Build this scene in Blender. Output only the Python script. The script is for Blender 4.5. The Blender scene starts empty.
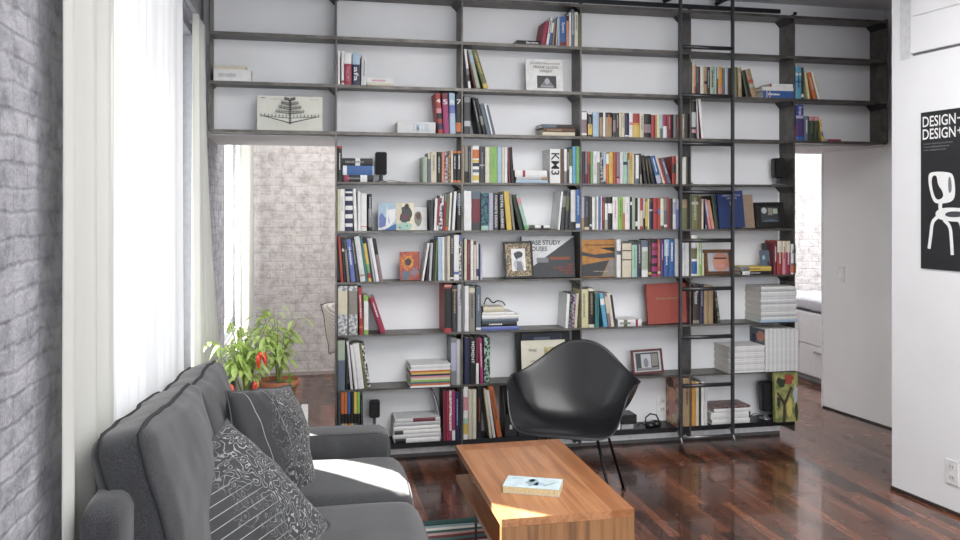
import bpy, bmesh, math, random
from mathutils import Vector, Matrix, noise
random.seed(7)
SC = bpy.context.scene
COL = SC.collection
R = math.radians

# ------------------------------------------------------------------ camera model (room axes: X along the shelves, Y into the wall)
F, CX, HY, HC = 811.0, 480.0, 209.0, 1.5
CA, SA = 0.9787, 0.2051
def depth(X, Y): return SA*X + CA*Y
def UX(px, Y):
    t = (px-CX)/F
    return Y*(SA+CA*t)/(CA-SA*t)
def UZ(py, X, Y): return HC-(py-HY)*depth(X, Y)/F
cam = bpy.data.cameras.new('camera')
co = bpy.data.objects.new('camera', cam); COL.objects.link(co)
co.location = (0, 0, HC); co.rotation_euler = (R(90), 0, -math.asin(SA))
cam.sensor_width = 36; cam.lens = 36*F/960; cam.shift_y = -(270-HY)/960
cam.clip_start = .05
SC.camera = co
SC.view_settings.view_transform = 'Standard'; SC.view_settings.look = 'None'
SC.view_settings.gamma = 1; SC.view_settings.use_curve_mapping = False
SC.view_settings.exposure = 0.8

# ------------------------------------------------------------------ materials
def lin(c):
    return tuple((v/12.92 if v <= .04045 else ((v+.055)/1.055)**2.4) for v in c)+(1,)
def hexc(h): return tuple(int(h[i:i+2], 16)/255 for i in (0, 2, 4))
MATS = {}
def nt(name):
    m = bpy.data.materials.new(name); m.use_nodes = True
    return m, m.node_tree.nodes, m.node_tree.links, m.node_tree.nodes['Principled BSDF']
def N(nodes, t, **kw):
    n = nodes.new(t)
    for k, v in kw.items():
        if k in n.inputs: n.inputs[k].default_value = v
        else: setattr(n, k, v)
    return n
def ramp(nodes, stops, interp='LINEAR'):
    n = nodes.new('ShaderNodeValToRGB'); n.color_ramp.interpolation = interp
    e = n.color_ramp.elements
    while len(e) < len(stops): e.new(.5)
    for k, (p, c) in enumerate(stops):
        e[k].position = p; e[k].color = c if len(c) == 4 else lin(c)
    return n
def coords(nodes, links, scale=(1, 1, 1), rot=(0, 0, 0), kind='Object'):
    tc = nodes.new('ShaderNodeTexCoord'); mp = nodes.new('ShaderNodeMapping')
    mp.inputs['Scale'].default_value = scale; mp.inputs['Rotation'].default_value = rot
    links.new(tc.outputs[kind], mp.inputs[0]); return mp.outputs[0]
def plain(h, rough=.55, metal=0, var=.06, scale=30, bump=0, spec=.5, coat=0, key=None):
    """a colour with a little procedural unevenness"""
    k = key or (h, rough, metal, var, scale, bump, coat)
    if k in MATS: return MATS[k]
    m, nd, lk, b = nt('surface_'+h)
    c = hexc(h)
    v = coords(nd, lk)
    nz = N(nd, 'ShaderNodeTexNoise', Scale=scale, Detail=4.0)
    lk.new(v, nz.inputs['Vector'])
    r = ramp(nd, [(.3, tuple(max(0, x*(1-var)) for x in c)), (.7, tuple(min(1, x*(1+var*.5)) for x in c))])
    lk.new(nz.outputs['Fac'], r.inputs[0]); lk.new(r.outputs[0], b.inputs['Base Color'])
    b.inputs['Roughness'].default_value = rough; b.inputs['Metallic'].default_value = metal
    b.inputs['Specular IOR Level'].default_value = spec
    if coat: b.inputs['Coat Weight'].default_value = coat; b.inputs['Coat Roughness'].default_value = .15
    if bump:
        bp = N(nd, 'ShaderNodeBump', Strength=bump, Distance=.01); lk.new(nz.outputs['Fac'], bp.inputs['Height']); lk.new(bp.outputs[0], b.inputs['Normal'])
    MATS[k] = m; return m
def mottled(h1, h2, scale=60, detail=3, lo=.42, hi=.58, rough=.5, kind='noise'):
    k = ('mot', h1, h2, scale, lo, hi)
    if k in MATS: return MATS[k]
    m, nd, lk, b = nt('pattern_'+h1)
    v = coords(nd, lk)
    if kind == 'noise':
        t = N(nd, 'ShaderNodeTexNoise', Scale=scale, Detail=float(detail)); out = t.outputs['Fac']
    else:
        t = N(nd, 'ShaderNodeTexVoronoi', Scale=scale); out = t.outputs['Distance']
    lk.new(v, t.inputs['Vector'])
    r = ramp(nd, [(lo, hexc(h1)), (hi, hexc(h2))]); lk.new(out, r.inputs[0]); lk.new(r.outputs[0], b.inputs['Base Color'])
    b.inputs['Roughness'].default_value = rough
    MATS[k] = m; return m

# ------------------------------------------------------------------ mesh helpers
def link(name, me, parent=None, loc=None, rot=None):
    o = bpy.data.objects.new(name, me); COL.objects.link(o)
    if parent: o.parent = parent
    if loc: o.location = loc
    if rot: o.rotation_euler = rot
    return o
def empty(name, loc=(0, 0, 0), rot=(0, 0, 0)):
    o = bpy.data.objects.new(name, None); COL.objects.link(o); o.location = loc; o.rotation_euler = rot
    o.empty_display_size = .05
    return o
class MB:
    def __init__(s): s.bm = bmesh.new(); s.mats = []
    def mi(s, m):
        if m is None: return 0
        if m not in s.mats: s.mats.append(m)
        return s.mats.index(m)
    def box(s, a, b, m=None, bev=0):
        i = s.mi(m)
        x0, y0, z0 = a; x1, y1, z1 = b
        vs = [s.bm.verts.new(p) for p in ((x0,y0,z0),(x1,y0,z0),(x1,y1,z0),(x0,y1,z0),(x0,y0,z1),(x1,y0,z1),(x1,y1,z1),(x0,y1,z1))]
        fs = [s.bm.faces.new([vs[k] for k in q]) for q in ((3,2,1,0),(4,5,6,7),(0,1,5,4),(1,2,6,5),(2,3,7,6),(3,0,4,7))]
        for f in fs: f.material_index = i
        if bev:
            es = list({e for f in fs for e in f.edges})
            r = bmesh.ops.bevel(s.bm, geom=es, offset=bev, segments=2, affect='EDGES', clamp_overlap=True)
            for f in r['faces']: f.material_index = i
        return s
    def poly(s, pts, m=None):
        f = s.bm.faces.new([s.bm.verts.new(p) for p in pts]); f.material_index = s.mi(m); return f
    def prism(s, pts, off, m=None):
        """polygon pts (3d) extruded by vector off"""
        i = s.mi(m); off = Vector(off)
        a = [s.bm.verts.new(p) for p in pts]; b = [s.bm.verts.new(Vector(p)+off) for p in pts]
        n = len(pts); fs = [s.bm.faces.new(a[::-1]), s.bm.faces.new(b)]
        for k in range(n): fs.append(s.bm.faces.new((a[k], a[(k+1) % n], b[(k+1) % n], b[k])))
        for f in fs: f.material_index = i
        return s
    def tube(s, pts, r, m=None, seg=8, closed=False, caps=True):
        i = s.mi(m); pts = [Vector(p) for p in pts]; n = len(pts); rings = []
        up = None
        for k, p in enumerate(pts):
            if closed: t = (pts[(k+1) % n]-pts[k-1]).normalized()
            else: t = (pts[min(k+1, n-1)]-pts[max(k-1, 0)]).normalized()
            if up is None: up = Vector((0, 0, 1)) if abs(t.z) < .9 else Vector((1, 0, 0))
            a = t.cross(up).normalized(); up = a.cross(t).normalized()
            rr = r[k] if isinstance(r, (list, tuple)) else r
            rings.append([s.bm.verts.new(p+(a*math.cos(2*math.pi*j/seg)+up*math.sin(2*math.pi*j/seg))*rr) for j in range(seg)])
        rng = n if closed else n-1
        for k in range(rng):
            A, B = rings[k], rings[(k+1) % n]
            for j in range(seg):
                f = s.bm.faces.new((A[j], A[(j+1) % seg], B[(j+1) % seg], B[j])); f.material_index = i; f.smooth = True
        if not closed and caps:
            for rg in (rings[0][::-1], rings[-1]):
                f = s.bm.faces.new(rg); f.material_index = i
        return s
    def lathe(s, prof, c=(0, 0, 0), m=None, seg=24):
        i = s.mi(m); rings = []
        for r, z in prof:
            rings.append([s.bm.verts.new((c[0]+r*math.cos(2*math.pi*j/seg), c[1]+r*math.sin(2*math.pi*j/seg), c[2]+z)) for j in range(seg)])
        for A, B in zip(rings, rings[1:]):
            for j in range(seg):
                f = s.bm.faces.new((A[j], A[(j+1) % seg], B[(j+1) % seg], B[j])); f.material_index = i; f.smooth = True
        return s
    def build(s, name, mat=None, parent=None, loc=None, rot=None, smooth=False):
        me = bpy.data.meshes.new(name)
        bmesh.ops.recalc_face_normals(s.bm, faces=s.bm.faces)
        s.bm.to_mesh(me); s.bm.free()
        ms = s.mats or [mat]
        for m in ms: me.materials.append(m)
        if smooth:
            for p in me.polygons: p.use_smooth = True
        return link(name, me, parent, loc, rot)
def tag(o, label=None, cat=None, group=None, kind=None):
    if label: o['label'] = label
    if cat: o['category'] = cat
    if group: o['group'] = group
    if kind: o['kind'] = kind
    return o
def struct(o): o['kind'] = 'structure'; return o
FONTC = {}
def text_pts(txt):
    """flat faces of a word as (verts, faces), scaled to a unit box"""
    if txt in FONTC: return FONTC[txt]
    cu = bpy.data.curves.new('t', 'FONT'); cu.body = txt; cu.resolution_u = 3; cu.offset = .012
    ob = bpy.data.objects.new('t', cu); COL.objects.link(ob)
    dg = bpy.context.evaluated_depsgraph_get(); dg.update()
    me = bpy.data.meshes.new_from_object(ob.evaluated_get(dg))
    vs = [v.co.copy() for v in me.vertices]; fs = [tuple(p.vertices) for p in me.polygons]
    bpy.data.objects.remove(ob); bpy.data.curves.remove(cu); bpy.data.meshes.remove(me)
    x0 = min(v.x for v in vs); x1 = max(v.x for v in vs); y0 = min(v.y for v in vs); y1 = max(v.y for v in vs)
    vs = [((v.x-x0)/(x1-x0), (v.y-y0)/(y1-y0)) for v in vs]
    FONTC[txt] = (vs, fs); return FONTC[txt]
def text_mesh(name, txt, mat, fn, parent, label=None):
    """fn maps unit box (u right, v up in reading direction) to local 3d"""
    vs, fs = text_pts(txt)
    me = bpy.data.meshes.new(name); me.from_pydata([fn(u, v) for u, v in vs], [], fs); me.update(); me.materials.append(mat)
    o = link(name, me, parent)
    if label: o['label'] = label
    return o

# ------------------------------------------------------------------ room
def brick_mat(name, c1, c2, mortar, axis='YZ', course=.068, bump=.6, dirt=None):
    m, nd, lk, b = nt(name)
    tc = nd.new('ShaderNodeTexCoord'); sep = nd.new('ShaderNodeSeparateXYZ'); cb = nd.new('ShaderNodeCombineXYZ')
    lk.new(tc.outputs['Object'], sep.inputs[0])
    lk.new(sep.outputs['Y' if axis == 'YZ' else 'X'], cb.inputs[0]); lk.new(sep.outputs['Z'], cb.inputs[1])
    nz0 = N(nd, 'ShaderNodeTexNoise', Scale=5.0, Detail=5.0, Roughness=.65); lk.new(cb.outputs[0], nz0.inputs['Vector'])
    mx = N(nd, 'ShaderNodeMixRGB', blend_type='ADD'); mx.inputs[0].default_value = .045
    lk.new(cb.outputs[0], mx.inputs[1]); lk.new(nz0.outputs['Color'], mx.inputs[2])
    br = N(nd, 'ShaderNodeTexBrick', Scale=1.0)
    br.inputs['Brick Width'].default_value = course*3; br.inputs['Row Height'].default_value = course
    br.inputs['Mortar Size'].default_value = .009; br.inputs['Mortar Smooth'].default_value = 1.0
    br.inputs['Color1'].default_value = lin(hexc(c1)); br.inputs['Color2'].default_value = lin(hexc(c2)); br.inputs['Mortar'].default_value = lin(hexc(mortar))
    lk.new(mx.outputs[0], br.inputs['Vector'])
    nz = N(nd, 'ShaderNodeTexNoise', Scale=11.0, Detail=10.0, Roughness=.72); lk.new(cb.outputs[0], nz.inputs['Vector'])
    r = ramp(nd, [(.36, hexc(dirt or c2)), (.55, (1, 1, 1))]); lk.new(nz.outputs['Fac'], r.inputs[0])
    mm = N(nd, 'ShaderNodeMixRGB', blend_type='MULTIPLY'); mm.inputs[0].default_value = .6
    lk.new(br.outputs['Color'], mm.inputs[1]); lk.new(r.outputs[0], mm.inputs[2]); lk.new(mm.outputs[0], b.inputs['Base Color'])
    inv = N(nd, 'ShaderNodeMath', operation='MULTIPLY_ADD'); lk.new(br.outputs['Fac'], inv.inputs[0]); inv.inputs[1].default_value = -.22
    ad = N(nd, 'ShaderNodeMath', operation='MULTIPLY_ADD'); lk.new(nz.outputs['Fac'], ad.inputs[0]); ad.inputs[1].default_value = 1.5
    nz3 = N(nd, 'ShaderNodeTexNoise', Scale=4.0, Detail=3.0); lk.new(cb.outputs[0], nz3.inputs['Vector']); lk.new(nz3.outputs['Fac'], ad.inputs[2])
    lk.new(ad.outputs[0], inv.inputs[2])
    bp = N(nd, 'ShaderNodeBump', Strength=bump, Distance=.03); lk.new(inv.outputs[0], bp.inputs['Height']); lk.new(bp.outputs[0], b.inputs['Normal'])
    b.inputs['Roughness'].default_value = .85
    return m
def wood_mat(name, cols, grain=(1.2, 22, 22), rough=.35, scale=1.5, bump=.05, coat=0):
    m, nd, lk, b = nt(name)
    v = coords(nd, lk, scale=grain)
    nz = N(nd, 'ShaderNodeTexNoise', Scale=scale, Detail=6.0, Distortion=.8); lk.new(v, nz.inputs['Vector'])
    n = len(cols); r = ramp(nd, [(.28+.44*k/(n-1), hexc(c)) for k, c in enumerate(cols)])
    lk.new(nz.outputs['Fac'], r.inputs[0]); lk.new(r.outputs[0], b.inputs['Base Color'])
    b.inputs['Roughness'].default_value = rough
    if coat: b.inputs['Coat Weight'].default_value = coat
    bp = N(nd, 'ShaderNodeBump', Strength=bump, Distance=.002); lk.new(nz.outputs['Fac'], bp.inputs['Height']); lk.new(bp.outputs[0], b.inputs['Normal'])
    return m
def floor_mat():
    m, nd, lk, b = nt('floor_planks')
    tc = nd.new('ShaderNodeTexCoord'); sep = nd.new('ShaderNodeSeparateXYZ'); cb = nd.new('ShaderNodeCombineXYZ')
    lk.new(tc.outputs['Object'], sep.inputs[0]); lk.new(sep.outputs['Y'], cb.inputs[0]); lk.new(sep.outputs['X'], cb.inputs[1])
    br = N(nd, 'ShaderNodeTexBrick', Scale=1.0)
    br.inputs['Brick Width'].default_value = .95; br.inputs['Row Height'].default_value = .062
    br.inputs['Mortar Size'].default_value = .0012; br.inputs['Mortar Smooth'].default_value = .3
    br.offset = .37
    br.inputs['Color1'].default_value = lin(hexc('94634a')); br.inputs['Color2'].default_value = lin(hexc('38211a')); br.inputs['Mortar'].default_value = lin(hexc('1c100c'))
    lk.new(cb.outputs[0], br.inputs['Vector'])
    mp = N(nd, 'ShaderNodeMapping'); mp.inputs['Scale'].default_value = (1.3, 26, 1); lk.new(cb.outputs[0], mp.inputs[0])
    nz = N(nd, 'ShaderNodeTexNoise', Scale=2.2, Detail=7.0, Distortion=.6); lk.new(mp.outputs[0], nz.inputs['Vector'])
    r = ramp(nd, [(.3, hexc('5a4038')), (.72, hexc('ffe6d2'))]); lk.new(nz.outputs['Fac'], r.inputs[0])
    mm = N(nd, 'ShaderNodeMixRGB', blend_type='MULTIPLY'); mm.inputs[0].default_value = .8
    lk.new(br.outputs['Color'], mm.inputs[1]); lk.new(r.outputs[0], mm.inputs[2]); lk.new(mm.outputs[0], b.inputs['Base Color'])
    nr = N(nd, 'ShaderNodeTexNoise', Scale=9.0, Detail=3.0); lk.new(tc.outputs['Object'], nr.inputs['Vector'])
    rr = ramp(nd, [(.3, (.2,)*3+(1,)), (.7, (.3,)*3+(1,))]); lk.new(nr.outputs['Fac'], rr.inputs[0]); lk.new(rr.outputs[0], b.inputs['Roughness'])
    bp = N(nd, 'ShaderNodeBump', Strength=.12, Distance=.003); lk.new(br.outputs['Fac'], bp.inputs['Height']); bp.invert = True
    lk.new(bp.outputs[0], b.inputs['Normal'])
    b.inputs['Specular IOR Level'].default_value = .5
    b.inputs['Coat Weight'].default_value = .4; b.inputs['Coat Roughness'].default_value = .05
    return m
WALL = plain('e3e4e6', .85, var=.02, scale=3, bump=.02)
WALL2 = plain('e9eaec', .8, var=.015, scale=3)
CEIL = plain('dcdcde', .9, var=.02, scale=2)
BRICKG = brick_mat('painted_brick_grey', 'c0c0c6', 'aeaeb6', 'adadb3', 'YZ', .054, .8, '808088')
BRICKB = brick_mat('painted_brick_pale', 'e2dedd', 'dad5d4', 'd2cdcc', 'XZ', .075, .35, 'b0a8a6')
TRIMD = plain('3a332f', .5, var=.1)

XW = -.60           # left wall
YF, YW = 4.73, 4.90 # shelf front plane, shelf back wall
ZC = 2.87
UPX = [UX(p, YF) for p in (209.5, 336.3, 462.2, 581, 690.5, 794.5, 887.5)]
SH = [2.755, 2.494, 2.217, 1.946, 1.657, 1.373, 1.077, .772, .457, .13]

struct(MB().box((-1.2, -2.5, -.05), (8, 9, 0)).build('floor', floor_mat()))
struct(MB().box((-1.2, -1.5, ZC), (8, 9, ZC+.1)).build('ceiling', CEIL))
# left wall with two window openings
WY0, WY1, WZ0, WZ1 = 2.45, 4.42, .62, 2.42
WY2, WY3, WZ3 = 6.0, 7.3, 2.3
m = MB()
for a, b in (((XW-.3, -2.2, 0), (XW, WY0, ZC)), ((XW-.3, WY0, 0), (XW, WY1, WZ0)), ((XW-.3, WY0, WZ1), (XW, WY1, ZC)),
             ((XW-.3, WY1, 0), (XW, WY2, ZC)), ((XW-.3, WY2, 0), (XW, WY3, .5)), ((XW-.3, WY2, WZ3), (XW, WY3, ZC)), ((XW-.3, WY3, 0), (XW, 7.6, ZC))):
    m.box(a, b)
struct(m.build('wall_left', BRICKG))
struct(MB().box((XW-.3, 7.51, 0), (8, 7.7, ZC)).build('wall_back', BRICKB))
# wall that carries the shelves, the bulkhead above both passages
XL, XR = UX(336, YW)-.0, UX(795, YF)-.01
struct(MB().box((XL, YW, 0), (XR, YW+.11, SH[3]-.02)).build('wall_shelving', WALL))
struct(MB().box((XW, YW, SH[3]-.02), (3.90, 5.62, ZC)).build('wall_bulkhead', WALL))
struct(MB().box((XL-.006, YF+.01, .0), (XL+.0, YW, SH[3]-.02)).build('trim_1', plain('dfdedd', .6)))
# right hand passage partition
struct(MB().prism([(3.803, 5.49, 0), (3.905, 4.6, 0), (4.02, 4.6, 0), (3.92, 5.49, 0)], (0, 0, ZC)).build('wall_passage', WALL2))
struct(MB().prism([(3.797, 5.49, 0), (3.899, 4.6, 0), (3.903, 4.6, 0), (3.801, 5.49, 0)], (0, 0, .012)).build('baseboard_passage', TRIMD))
struct(MB().box((3.795, 5.478, 0), (3.82, 5.489, 1.92)).build('trim_2', plain('eeeeee', .5)))
# right wall
def rwx(y): return 3.051+(3.80-y)*.1162
struct(MB().prism([(rwx(3.8), 3.8, 0), (rwx(-1), -1, 0), (rwx(-1)+.6, -1, 0), (4.3, 3.8, 0)], (0, 0, ZC)).build('wall_right', WALL2))
struct(MB().prism([(rwx(3.8)-.008, 3.8, 0), (rwx(-1)-.008, -1, 0), (rwx(-1), -1, 0), (rwx(3.8), 3.8, 0)], (0, 0, .018)).build('baseboard_right', TRIMD))
struct(MB().box((4.02, 3.8, 0), (4.3, 4.6, ZC)).build('wall_closet', WALL2))
struct(MB().box((7.5, 4.5, 0), (7.7, 7.6, ZC)).build('wall_far_right', WALL))
struct(MB().box((XL, YW-.016, .022), (XR, YW, .098)).build('baseboard_shelving', plain('f2f2f2', .5)))
struct(MB().box((XL, YW-.013, 0), (XR, YW, .0215)).build('trim_4', plain('6c6a68', .6)))
struct(MB().box((XW, 7.495, 0), (7.5, 7.51, .03)).build('baseboard_back', plain('b0a5a1', .6)))

# windows
WF = plain('d9dbde', .4, var=.02); WFD = plain('5a5c5f', .5)
GL, nd, lk, b = nt('window_glass'); nd.remove(b)
tr_ = nd.new('ShaderNodeBsdfTransparent'); gs_ = nd.new('ShaderNodeBsdfGlossy'); gs_.inputs['Roughness'].default_value = .02
mx_ = nd.new('ShaderNodeMixShader'); mx_.inputs[0].default_value = .06; lk.new(tr_.outputs[0], mx_.inputs[1]); lk.new(gs_.outputs[0], mx_.inputs[2]); lk.new(mx_.outputs[0], nd['Material Output'].inputs['Surface'])
def window(name, y0, y1, z0, z1, n):
    m = MB(); x0, x1 = XW-.10, XW-.05; t = .05
    m.box((x0, y0, z0), (x1, y0+t, z1)); m.box((x0, y1-t, z0), (x1, y1, z1)); m.box((x0, y0+t, z1-t), (x1, y1-t, z1)); m.box((x0, y0+t, z0), (x1, y1-t, z0+t))
    for k in range(1, n): yy = y0+(y1-y0)*k/n; m.box((x0, yy-.025, z0+t), (x1, yy+.025, z1-t))
    w = struct(m.build(name, WF))
    MB().box((XW-.078, y0+t, z0+t), (XW-.072, y1-t, z1-t)).build('window_pane', GL, w)
    MB().box((XW-.3, y0, z0-.03), (XW+.0, y1, z0)).build('window_sill', WFD, w)
    r = MB(); r.box((XW-.3, y0, z1), (XW+.004, y1, z1+.02)); r.box((XW-.3, y1, z0), (XW+.004, y1+.02, z1)); r.box((XW-.3, y0-.02, z0), (XW+.004, y0, z1))
    r.build('window_casing', plain('a5a7ab', .6), w)
    return w
window('window_1', WY0+.02, WY1-.02, WZ0+.03, WZ1-.02, 3)
window('window_2', WY2+.02, WY3-.02, .53, WZ3-.02, 1)

# curtains
def cloth_mat(name, h, trans, weave=.3):
    m, nd, lk, b = nt(name)
    nd.remove(b); out = nd['Material Output']
    d = N(nd, 'ShaderNodeBsdfDiffuse'); d.inputs['Color'].default_value = lin(hexc(h))
    t = N(nd, 'ShaderNodeBsdfTranslucent'); t.inputs['Color'].default_value = lin(hexc(h))
    mx = N(nd, 'ShaderNodeMixShader'); mx.inputs[0].default_value = trans
    v = coords(nd, lk, scale=(300, 300, 300)); w = N(nd, 'ShaderNodeTexNoise', Scale=1.0); lk.new(v, w.inputs['Vector'])
    bp = N(nd, 'ShaderNodeBump', Strength=weave, Distance=.001); lk.new(w.outputs['Fac'], bp.inputs['Height'])
    lk.new(bp.outputs[0], d.inputs['Normal'])
    lk.new(d.outputs[0], mx.inputs[1]); lk.new(t.outputs[0], mx.inputs[2]); lk.new(mx.outputs[0], out.inputs['Surface'])
    return m
CLOTH = cloth_mat('curtain_linen', 'dadad5', .35)
SHEER = cloth_mat('curtain_sheer', 'eef0f2', .085, .1)
def curtain(name, label, y0, y1, xc, z0, z1, folds, amp, mat, flare=0, seed=0, tie=0):
    ny, nz = 90, 14; me = bpy.data.meshes.new(name); vs = []; fs = []
    rnd = random.Random(seed); ph = [rnd.uniform(0, 6.28) for _ in range(4)]
    for k in range(nz+1):
        v = k/nz; z = z0+(z1-z0)*v
        for j in range(ny+1):
            u = j/ny
            a = amp*(1.0-.35*v)
            x = xc+a*math.sin(2*math.pi*folds*u+ph[0]+.5*math.sin(3*u*6.28+ph[1]))+a*.35*math.sin(2*math.pi*folds*2.3*u+ph[2]+v*.6)
            w = (1-v)*flare
            y = y0-w*(.3)+(y1-y0+w*1.3)*u+.004*math.sin(9*v+ph[3]+u*5)
            x += tie*(1-v)**2*u
            vs.append((x, y, z))
    for k in range(nz):
        for j in range(ny):
            a = k*(ny+1)+j; fs.append((a, a+1, a+ny+2, a+ny+1))
    me.from_pydata(vs, [], fs); me.update(); me.materials.append(mat)
    for p in me.polygons: p.use_smooth = True
    o = link(name, me)
    s = o.modifiers.new('s', 'SOLIDIFY'); s.thickness = .0012
    return tag(o, label, 'curtain')
curtain('curtain', 'grey-white linen curtain hanging in front of the near end of the brick wall', 1.985, 2.43, XW+.052, .03, 2.435, 2.2, .018, CLOTH, seed=1)
curtain('sheer_curtain', 'bright sheer white curtain spread across the window behind the sofa', 2.43, 3.80, XW+.050, .03, 2.435, 9, .013, SHEER, seed=2)
curtain('curtain', 'white linen curtain gathered at the far end of the rail beside the shelves', 4.05, 4.37, XW+.062, .03, 2.435, 4.5, .02, CLOTH, flare=.12, seed=5, tie=.13)
curtain('curtain', 'white curtain in the far room beside the pale brick wall', 6.12, 7.42, XW+.09, .03, 2.6, 7, .025, CLOTH, seed=4)
m = MB(); m.tube([(XW+.055, -.5, 2.45), (XW+.055, 4.36, 2.45)], .009, seg=10)
rl = m.build('curtain_rail', plain('c9cacc', .35, .6)); tag(rl, 'thin pale metal curtain rail above the window', 'rail')
m = MB()
for y in (2.0, 3.2, 4.345): m.box((XW, y-.008, 2.442), (XW+.058, y+.008, 2.458))
m.build('wall_bracket', plain('c9cacc', .35, .6), rl)

# ------------------------------------------------------------------ the steel shelving: one thing
STEEL, nd, lk, b = nt('raw_steel')
v = coords(nd, lk, scale=(3, 3, 3)); nz = N(nd, 'ShaderNodeTexNoise', Scale=4.0, Detail=8.0, Roughness=.65); lk.new(v, nz.inputs['Vector'])
r = ramp(nd, [(.3, hexc('454240')), (.7, hexc('6e6b66'))]); lk.new(nz.outputs['Fac'], r.inputs[0]); lk.new(r.outputs[0], b.inputs['Base Color'])
b.inputs['Metallic'].default_value = .55; b.inputs['Roughness'].default_value = .42
BLKST = plain('26282b', .35, .6, var=.12)
unit = empty('wall_bookcase', (UPX[3], YF+.08, 0))
tag(unit, 'dark steel bookcase covering the white wall from floor to ceiling', 'bookcase')
def uchild(m, name, mat):
    o = m.build(name, mat, unit); o.location = -Vector(unit.location); return o
DPT = YW-YF
for k, x in enumerate(UPX):
    z0 = SH[3]-.01 if k in (0, 6) else .06
    uchild(MB().box((x-.0045, YF, z0), (x+.0045, YW-.001, SH[0]+.01)), 'upright', STEEL)
for n, z in enumerate(SH):
    ends = (0, 6) if n <= 3 else (1, 5)
    t = .012 if n < 9 else .03
    m = MB()
    for k in range(ends[0], ends[1]):
        x0, x1 = UPX[k]+.005, UPX[k+1]-.005
        m.box((x0, YF+.0015, z-t), (x1, YW-.001, z))
        if n < 4: m.box((x0, YF+.001, z-t-.006), (x1, YF+.0014, z))
    uchild(m, 'shelf_board', STEEL if n < 9 else plain('232427', .4, .5, var=.1))
    if n in (0, 2, 4, 6, 8):
        for k in range(ends[0], ends[1]+1):
            m = MB(); x = UPX[k]; g = .036
            if k > ends[0]: m.prism([(x-.005, YF+.006, z-t), (x-.005-g, YF+.006, z-t), (x-.005, YF+.006, z-t-g)], (0, .158, 0))
            if k < ends[1]: m.prism([(x+.005, YF+.006, z-t), (x+.005+g*.45, YF+.006, z-t), (x+.005, YF+.006, z-t-g*.45)], (0, .158, 0))
            uchild(m, 'gusset', plain('2e2c2b', .45, .6))
for k in (2, 3, 4):
    x = UPX[k]
    uchild(MB().prism([(x-.006, YF+.01, .10), (x-.006, YW-.013, .10), (x-.006, YW-.013, .035), (x-.006, YW-.05, .035)], (.012, 0, 0)), 'foot_bracket', STEEL)
# ladder rail on top
rail = MB().box((UPX[0], YF-.03, 2.757), (UX(778, YF), YF-.012, 2.782)).build('ladder_rail', BLKST)
tag(rail, 'long black steel ladder rail along the top front of the bookcase', 'rail')
m = MB()
for k in range(1, 6): m.box((UPX[k]-.01, YF-.012, 2.757), (UPX[k]+.01, YF, 2.775))
m.build('rail_spacer', BLKST, rail)
# ladder
YL = 4.655
lx0, lx1 = UX(680.4, YL), UX(732.6, YL)
lad = empty('library_ladder', ((lx0+lx1)/2, YL, 0)); tag(lad, 'black steel library ladder hooked to the rail in front of the bookcase', 'ladder')
def lchild(m, name, mat=BLKST):
    o = m.build(name, mat, lad); o.location = -Vector(lad.location); return o
for x in (lx0, lx1):
    lchild(MB().box((x-.008, YL-.012, .075), (x+.008, YL+.012, 2.868), bev=.002), 'side_rail', plain('46494d', .35, .5))
    lchild(MB().tube([(x, YL-.03, .05), (x, YL, .09), (x, YL+.03, .12)], .009), 'foot_hook', plain('8b8d90', .3, .9))
    lchild(MB().prism([(x-.012, YL-.015, 2.83), (x-.012, YL-.015, 2.868), (x-.012, YF+.12, 2.868), (x-.012, YF+.12, 2.83)], (.024, 0, 0)), 'top_hook')
    lchild(MB().tube([(x, YL, 2.84), (x-.09, YF-.02, 2.79)], .012), 'top_brace')
for k in range(8):
    z = .403+.3003*k
    o = lchild(MB().tube([(lx0, YL, z), (lx1, YL, z)], .0125, seg=12), 'rung', plain('4a4a4b', .3, .7))
lchild(MB().tube([(lx0, YL-.004, .085), (lx1, YL-.004, .085)], .008), 'bottom_bar', plain('8b8d90', .35, .9))
# ------------------------------------------------------------------ books
PAL = {  # word for the label, colour
 'w': ('white', 'e6e6e4'), 'iv': ('ivory', 'dcd6c0'), 'cm': ('cream', 'd6cbae'), 'bk': ('black', '17181a'), 'dg': ('charcoal', '3b3e42'),
 'gy': ('grey', '7f8286'), 'lg': ('light grey', 'b9bcc1'), 'rd': ('red', 'b3302f'), 'cr': ('crimson', 'a81c42'), 'mg': ('magenta', 'a82a6a'),
 'pk': ('pink', 'd88a94'), 'or': ('orange', 'd96a2c'), 'yo': ('amber', 'd9952f'), 'yl': ('yellow', 'e0bd4a'), 'py': ('pale yellow', 'd9d49a'),
 'gr': ('green', '6fae68'), 'lm': ('lime green', '8cc152'), 'ol': ('olive', '6f7440'), 'dk': ('dark green', '2c3b2c'), 'tl': ('teal', '2f7f80'),
 'lb': ('light blue', 'a3c0d8'), 'sb': ('sky blue', '55a9d0'), 'bl': ('blue', '2c5fa8'), 'vb': ('violet blue', '5b6cb8'), 'nv': ('navy', '22264e'),
 'pu': ('purple', '4b3472'), 'dp': ('plum', '3a2740'), 'br': ('brown', '6a4632'), 'db': ('dark brown', '3c2f2a'), 'tn': ('tan', 'a98a62'), 'tp': ('taupe', '8b857a'),
 'sl': ('slate', '5a6b7c'), 'sg': ('sage', 'a4b49c'), 'mt': ('mint', '9fc8b6'), 'wn': ('wine', '7a2735'), 'lv': ('lavender', 'aeaec6'),
 'mv': ('mauve', '8f7480'), 'ro': ('rust', 'b4452f'), 'sm': ('salmon', 'd68a6a'), 'ob': ('cobalt', '26349a'),
 'pg': ('pale grey', 'd3d4d6'),
}
def _soft(h):
    c = [int(h[i:i+2], 16) for i in (0, 2, 4)]; g = sum(c)/3
    return ''.join('%02x' % int(max(0, min(255, (v*.8+g*.2)*.93))) for v in c)
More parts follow.
